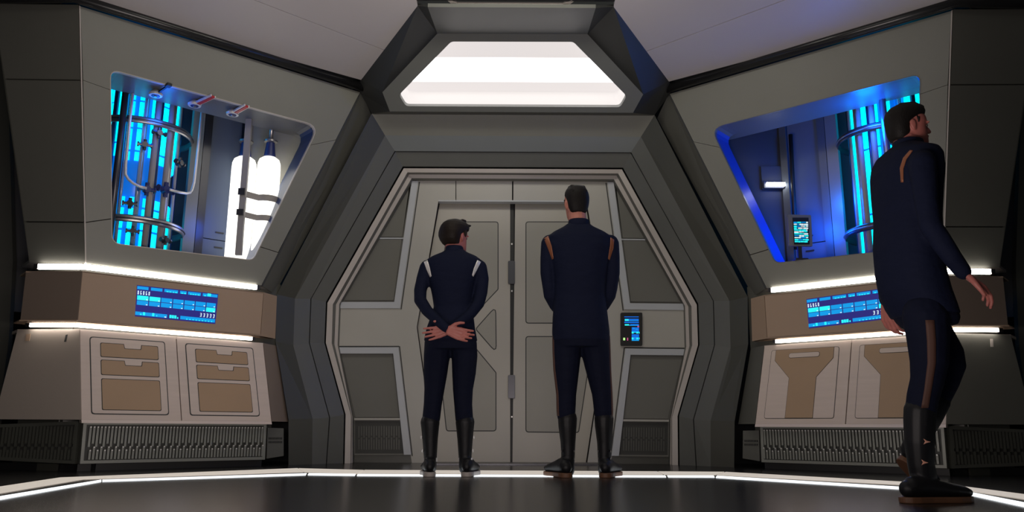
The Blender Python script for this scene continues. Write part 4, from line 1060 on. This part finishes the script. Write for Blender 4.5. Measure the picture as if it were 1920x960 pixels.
for k, (uc, side_, heel_u) in enumerate(((806.5, -1, 805), (872, 1, 874))):
    top = PX(uc, 790, 5.37); mid = PX(uc, 822, 5.372); an = PX(uc + (.5 if k == 0 else 0), 866, 5.375)
    sh = [(top, .064), (PX(uc, 800, 5.37), .060), (mid, .052), (an, .041), (PX(uc, 878, 5.38), .042)]
    h = ZP(0).at(heel_u, 894.5)+V((0, .02, 0)); h.z = 0
    b = boot('boot', sh, h, (side_*.18, 1, 0), .245, .98, 0, M_SOLEG, p1)
    for v in (820, 845):
        c = PX(uc, v, 5.355)+V((side_*.057 if v == 820 else side_*.05, 0, 0)); mk('boot_stud', *ell_g(c, ((.006, 0, 0), (0, .008, 0), (0, 0, .011))), M_SILV, b, smooth=True)
    for s2 in (-1, 1):
        c = PX(uc+s2*12.5, 862, 5.335); mk('boot_clasp', *box_g(c, (.004, .006, 0), (0, .006, 0), (0, 0, .012)), M_SILV, b)

# ---------- the tall man at the centre
C_ = 5.34; root = PX(1100, 896, 5.30); root.z = 0
p2 = thing('person', 'tall dark haired person in navy uniform with copper shoulder stripes standing at the door', 'person', root, 'uniformed officers seen from behind')
tw = [(419, 1066, 1103, .055, .06), (427, 1055, 1114, .07, .08), (436, 1038, 1133, .09, .10), (446, 1026, 1147, .105, .118), (463, 1026, 1148, .122, .13), (487, 1033, 1142, .13, .133), (520, 1038.5, 1137, .125, .125), (556, 1040, 1134, .115, .115), (596, 1037, 1139, .115, .13), (622, 1036, 1142, .115, .135), (640, 1037, 1142, .11, .132)]
armL = [(1031, 456, 5.34, .058), (1027, 485, 5.34, .049), (1026.5, 512, 5.34, .047), (1030, 540, 5.35, .044), (1032, 554, 5.365, .044), (1041, 572, 5.43, .040), (1052, 588, 5.51, .034), (1064, 597, 5.55, .030)]
armR = [(1144, 456, 5.34, .058), (1148, 485, 5.34, .049), (1148.5, 512, 5.34, .047), (1145, 540, 5.35, .044), (1142, 554, 5.365, .044), (1132, 572, 5.43, .040), (1121, 588, 5.51, .034), (1108, 597, 5.55, .030)]
legL = [(1064, 630, 5.34, .098), (1063, 660, 5.34, .093), (1062, 695, 5.335, .083), (1062, 740, 5.33, .064), (1061.5, 780, 5.325, .059)]
legR = [(1115, 630, 5.34, .098), (1117, 660, 5.34, .095), (1122, 695, 5.335, .081), (1129, 740, 5.33, .065), (1132, 780, 5.325, .059)]
hg, HP, hr, hf = head_g(PX(1080, 414, 5.37), (-sin(radians(14)), cos(radians(14)), 0), 1.0)
bd = hg + [stack_g(torso(tw[1:], C_, .86), fw_)] + caps([(PX(1083, 432, 5.34), .064), (PX(1083, 416, 5.345), .062), (HP(0, -.025, .05), .060)])
for A_ in (armL, armR): bd += caps(lm(A_, .78))
for A_ in (legL, legR): bd += caps(lm(A_ + [(A_[-1][0], 800, 5.325, .05)], .82))
bd += hand_g(PX(1066, 599, 5.56), (1, .25, -.35), (0, -1, 0), 1, .35, 1.0)
bd += hand_g(PX(1106, 599, 5.585), (-1, .25, -.35), (0, -1, 0), -1, .35, 1.0)
body = fuse('body', bd, .0045, 3, M_SKIN, p2); eyes(HP, hr, hf, 1, body)
jk = fuse('jacket', [stack_g(torso(tw, C_, 1.02), fw_)] + caps(lm(armL, 1.06)) + caps(lm(armR, 1.06)), .007, 7, M_UNI, p2)
fuse('collar', [stack_g([(PX(1085, 426, 5.335), .076, .07, .075), (PX(1085, 414, 5.335), .071, .066, .070), (PX(1085, 412.8, 5.335), .066, .062, .066)], fw_)], .005, 3, M_UNI, p2)
fuse('trousers', [stack_g(torso([(585, 1040, 1136, .10, .11), (615, 1037, 1140, .11, .128), (640, 1037, 1142, .112, .134), (652, 1039, 1141, .105, .125)], C_, .99), fw_)] + caps(lm(legL, 1.03)) + caps(lm(legR, 1.03)), .007, 6, M_TROU, p2)
def man_hair(HP, hf, person, m, top=.0):
    hz = [(.028, -.066, -.030, .036), (.050, -.092, -.020, .056), (.08, -.103, -.006, .069), (.11, -.108, -.004, .0745), (.135, -.109, .008, .078), (.155, -.111, .030, .0805), (.18, -.110, .072, .081), (.205, -.103, .080, .075), (.226, -.086, .074, .064), (.242+top, -.060, .060, .046), (.250+top, -.03, .03, .022)]
    g = [stack_g([(HP(0, (a+b)/2, z), w_, (b-a)/2, (b-a)/2) for z, a, b, w_ in hz], hf)]
    for k in range(7):      # locks combed back over the crown
        x = -.042+k*.014
        g += caps([(HP(x*.9, .066, .222), .009), (HP(x, .02, .2435+top), .009), (HP(x*1.05, -.05, .236), .009), (HP(x*1.1, -.095, .19), .006)])
    for k in (-1, 1): g += caps([(HP(k*.073, .022, .148), .008), (HP(k*.073, .022, .125), .004)])
    return fuse('hair', g, .0045, 2, m, person)
man_hair(HP, hf, p2, M_HAIRB)
jt = bvh_of(jk)
strip('shoulder_stripe', jt, px([(1019.5, 447), (1028, 468), (1035, 487)]), px([(1028, 442), (1034.5, 462), (1038, 485)]), M_COPP, p2)
strip('shoulder_stripe', jt, px([(1145, 440), (1144, 460), (1140, 485)]), px([(1152, 444), (1150.5, 465), (1143, 488)]), M_COPP, p2)
tt_ = bvh_of([c for c in p2.children if c.name.startswith('trousers')][0])
for k, L in ((-1, legL), (1, legR)):
    cl_ = [PX(u, v, y) for u, v, y, r in L]
    A_ = [p+V((0, -.035, 0)) for p in cl_]; B_2 = [p+V((0, .0, 0)) for p in cl_]
    strip('trouser_stripe', tt_, A_, B_2, M_COPT, p2, (-k, 0, 0))
for k, (uc, uh, ut, side_) in enumerate(((1064, 1064, 1056, -1), (1132.5, 1135, 1145, 1))):
    sh = [(PX(uc-1*0, 783, 5.325), .064), (PX(uc, 800, 5.325), .060), (PX(uc+1, 831, 5.33), .049), (PX(uc+1, 868, 5.335), .043), (PX(uc+1, 882, 5.34), .044)]
    h = ZP(0).at(uh, 896.5)+V((0, .025, 0)); h.z = 0
    b = boot('boot', sh, h, (side_*.42, 1, 0), .285, 1.08, 0, M_SOLEB, p2)
    for v in (846, 860, 872):
        for s2 in (-1, 1):
            c = PX(uc+1+s2*11.5, v, 5.30); mk('boot_clasp', *box_g(c, (.003, .004, 0), (0, .006, 0), (0, 0, .006)), M_METAL, b)

# ---------- the man walking through on the right
CY = 3.72; root = PX(1740, 944, 3.66); root.z = 0
p3 = thing('person', 'dark haired person in navy uniform walking right past the right console, seen from the side', 'person', root, 'uniformed officer walking')
fa = radians(16); f3 = V((cos(fa), sin(fa), 0)); r3 = V((f3.y, -f3.x, 0))
tw3 = [(271, 1702, .060, .058, .060), (280, 1702, .105, .075, .085), (290, 1701, .165, .095, .105), (303, 1700, .190, .108, .112), (325, 1700, .190, .120, .124), (360, 1700, .178, .122, .126), (410, 1701, .165, .118, .120), (460, 1701, .168, .120, .120), (510, 1706, .168, .118, .122), (548, 1715, .172, .118, .124), (575, 1726, .172, .112, .120), (594, 1735, .166, .105, .112)]
def t3(L, k=1.0): return [(PX(u, v, CY), w_*k, df*k, db*k) for v, u, w_, df, db in L]
aN = [(1729, 305, 3.54, .057), (1734, 345, 3.52, .052), (1738, 385, 3.51, .047), (1744, 422, 3.50, .045), (1764, 452, 3.49, .044), (1786, 484, 3.49, .039), (1806, 510, 3.50, .034)]
aF = [(1698, 305, 3.90, .058), (1684, 350, 3.92, .053), (1672, 400, 3.93, .048), (1665, 445, 3.92, .046), (1663, 490, 3.90, .042), (1662, 530, 3.88, .037), (1662, 562, 3.87, .033)]
lN = [(1735, 590, 3.63, .098), (1740, 630, 3.625, .090), (1742, 680, 3.62, .078), (1738, 715, 3.62, .068), (1730, 745, 3.625, .065), (1726, 775, 3.63, .063)]
lF = [(1728, 590, 3.81, .096), (1748, 625, 3.80, .088), (1775, 665, 3.80, .076), (1780, 685, 3.81, .070), (1770, 715, 3.83, .064), (1752, 755, 3.85, .058)]
hg, HP, hr, hf = head_g(PX(1708, 279, 3.74), (cos(radians(-3)), sin(radians(-3)), 0), .92)
bd = hg + [stack_g(t3(tw3[1:], .86), f3)] + caps([(PX(1702, 290, 3.73), .064), (PX(1702, 272, 3.735), .062), (HP(0, -.025, .05), .060)])
bd += caps(lm(aN, .78)) + caps(lm(aF, .78)) + caps(lm(lN + [(1725, 800, 3.63, .055)], .82)) + caps(lm(lF + [(1747, 765, 3.855, .05)], .82))
bd += hand_g(PX(1811, 516, 3.50), (.80, .05, -.60), (-.55, .35, -.7), 1, .38, 1.02)
bd += hand_g(PX(1662, 568, 3.865), (.05, .03, -1), (.9, .3, 0), -1, .5, 1.0)
body = fuse('body', bd, .0045, 3, M_SKIN2, p3); eyes(HP, hr, hf, .92, body)
jk = fuse('jacket', [stack_g(t3(tw3, 1.02), f3)] + caps(lm(aN, 1.07)) + caps(lm(aF, 1.07)), .007, 7, M_UNI, p3)
fuse('collar', [stack_g([(PX(1703, 279, 3.73), .073, .07, .075), (PX(1703, 266, 3.73), .066, .062, .068), (PX(1703, 264, 3.73), .062, .058, .064)], f3)], .005, 3, M_UNI, p3)
trs = fuse('trousers', [stack_g(t3([(555, 1718, .162, .100, .112), (580, 1730, .166, .105, .116), (600, 1739, .160, .10, .105), (612, 1743, .14, .085, .085)], .99), f3)] + caps(lm(lN, 1.03)) + caps(lm(lF, 1.03)), .007, 6, M_TROU, p3)
man_hair(HP, hf, p3, M_HAIRB)
jt = bvh_of(jk)
P3 = lambda L: [PX(u, v, 3.4) for u, v in L]
strip('shoulder_stripe', jt, P3([(1706, 281), (1693, 296), (1687, 315), (1689, 342)]), P3([(1712, 282), (1700, 298), (1694, 316), (1694, 342)]), M_COPP, p3)
tt_ = bvh_of(trs)
strip('trouser_stripe', tt_, P3([(1735, 600), (1738, 640), (1739, 680), (1733, 730), (1727, 765)]), P3([(1752, 600), (1755, 640), (1755, 680), (1747, 730), (1741, 765)]), M_COPT, p3)
h = PX(1700, 944, 3.60); h.z = 0
b = boot('boot', [(PX(1725, 768, 3.63), .068), (PX(1724, 790, 3.63), .067), (PX(1724, 830, 3.63), .063), (PX(1727, 872, 3.635), .056), (PX(1732, 895, 3.64), .056)], h, (cos(radians(12)), sin(radians(12)), 0), .320, 1.12, 0, M_SOLEB, p3, .023)
bt_ = bvh_of(b)
def emblem(u, v, s):                        # small swept arrowhead badge pointing forward
    for A_, B_2 in (([(u-s, v-s*.85), (u, v-s*.25), (u+s, v+.05*s)], [(u-s*.55, v), (u-.1*s, v+.02*s), (u+s, v+.1*s)]), ([(u-s*.55, v), (u-.1*s, v+.02*s), (u+s, v+.1*s)], [(u-s, v+s*.85), (u, v+s*.35), (u+s, v+.12*s)])):
        strip('boot_emblem', bt_, P3(A_), P3(B_2), M_EMB, b, n=1, lift=.004)
M_EMB = mat('copper_badge', (.85, .42, .30), .3, metal=.2)
emblem(1738, 828, 6.5); emblem(1734, 867, 6.5)
hh = PX(1692, 862, 3.93)
boot('boot', [(PX(1756, 748, 3.845), .064), (PX(1742, 780, 3.855), .060), (PX(1722, 820, 3.875), .052), (PX(1707, 846, 3.89), .047)], PX(1690, 868, 3.90), (1, .25, 0), .27, 1.0, 0, M_SOLEB, p3, .03, pitch=-radians(48))
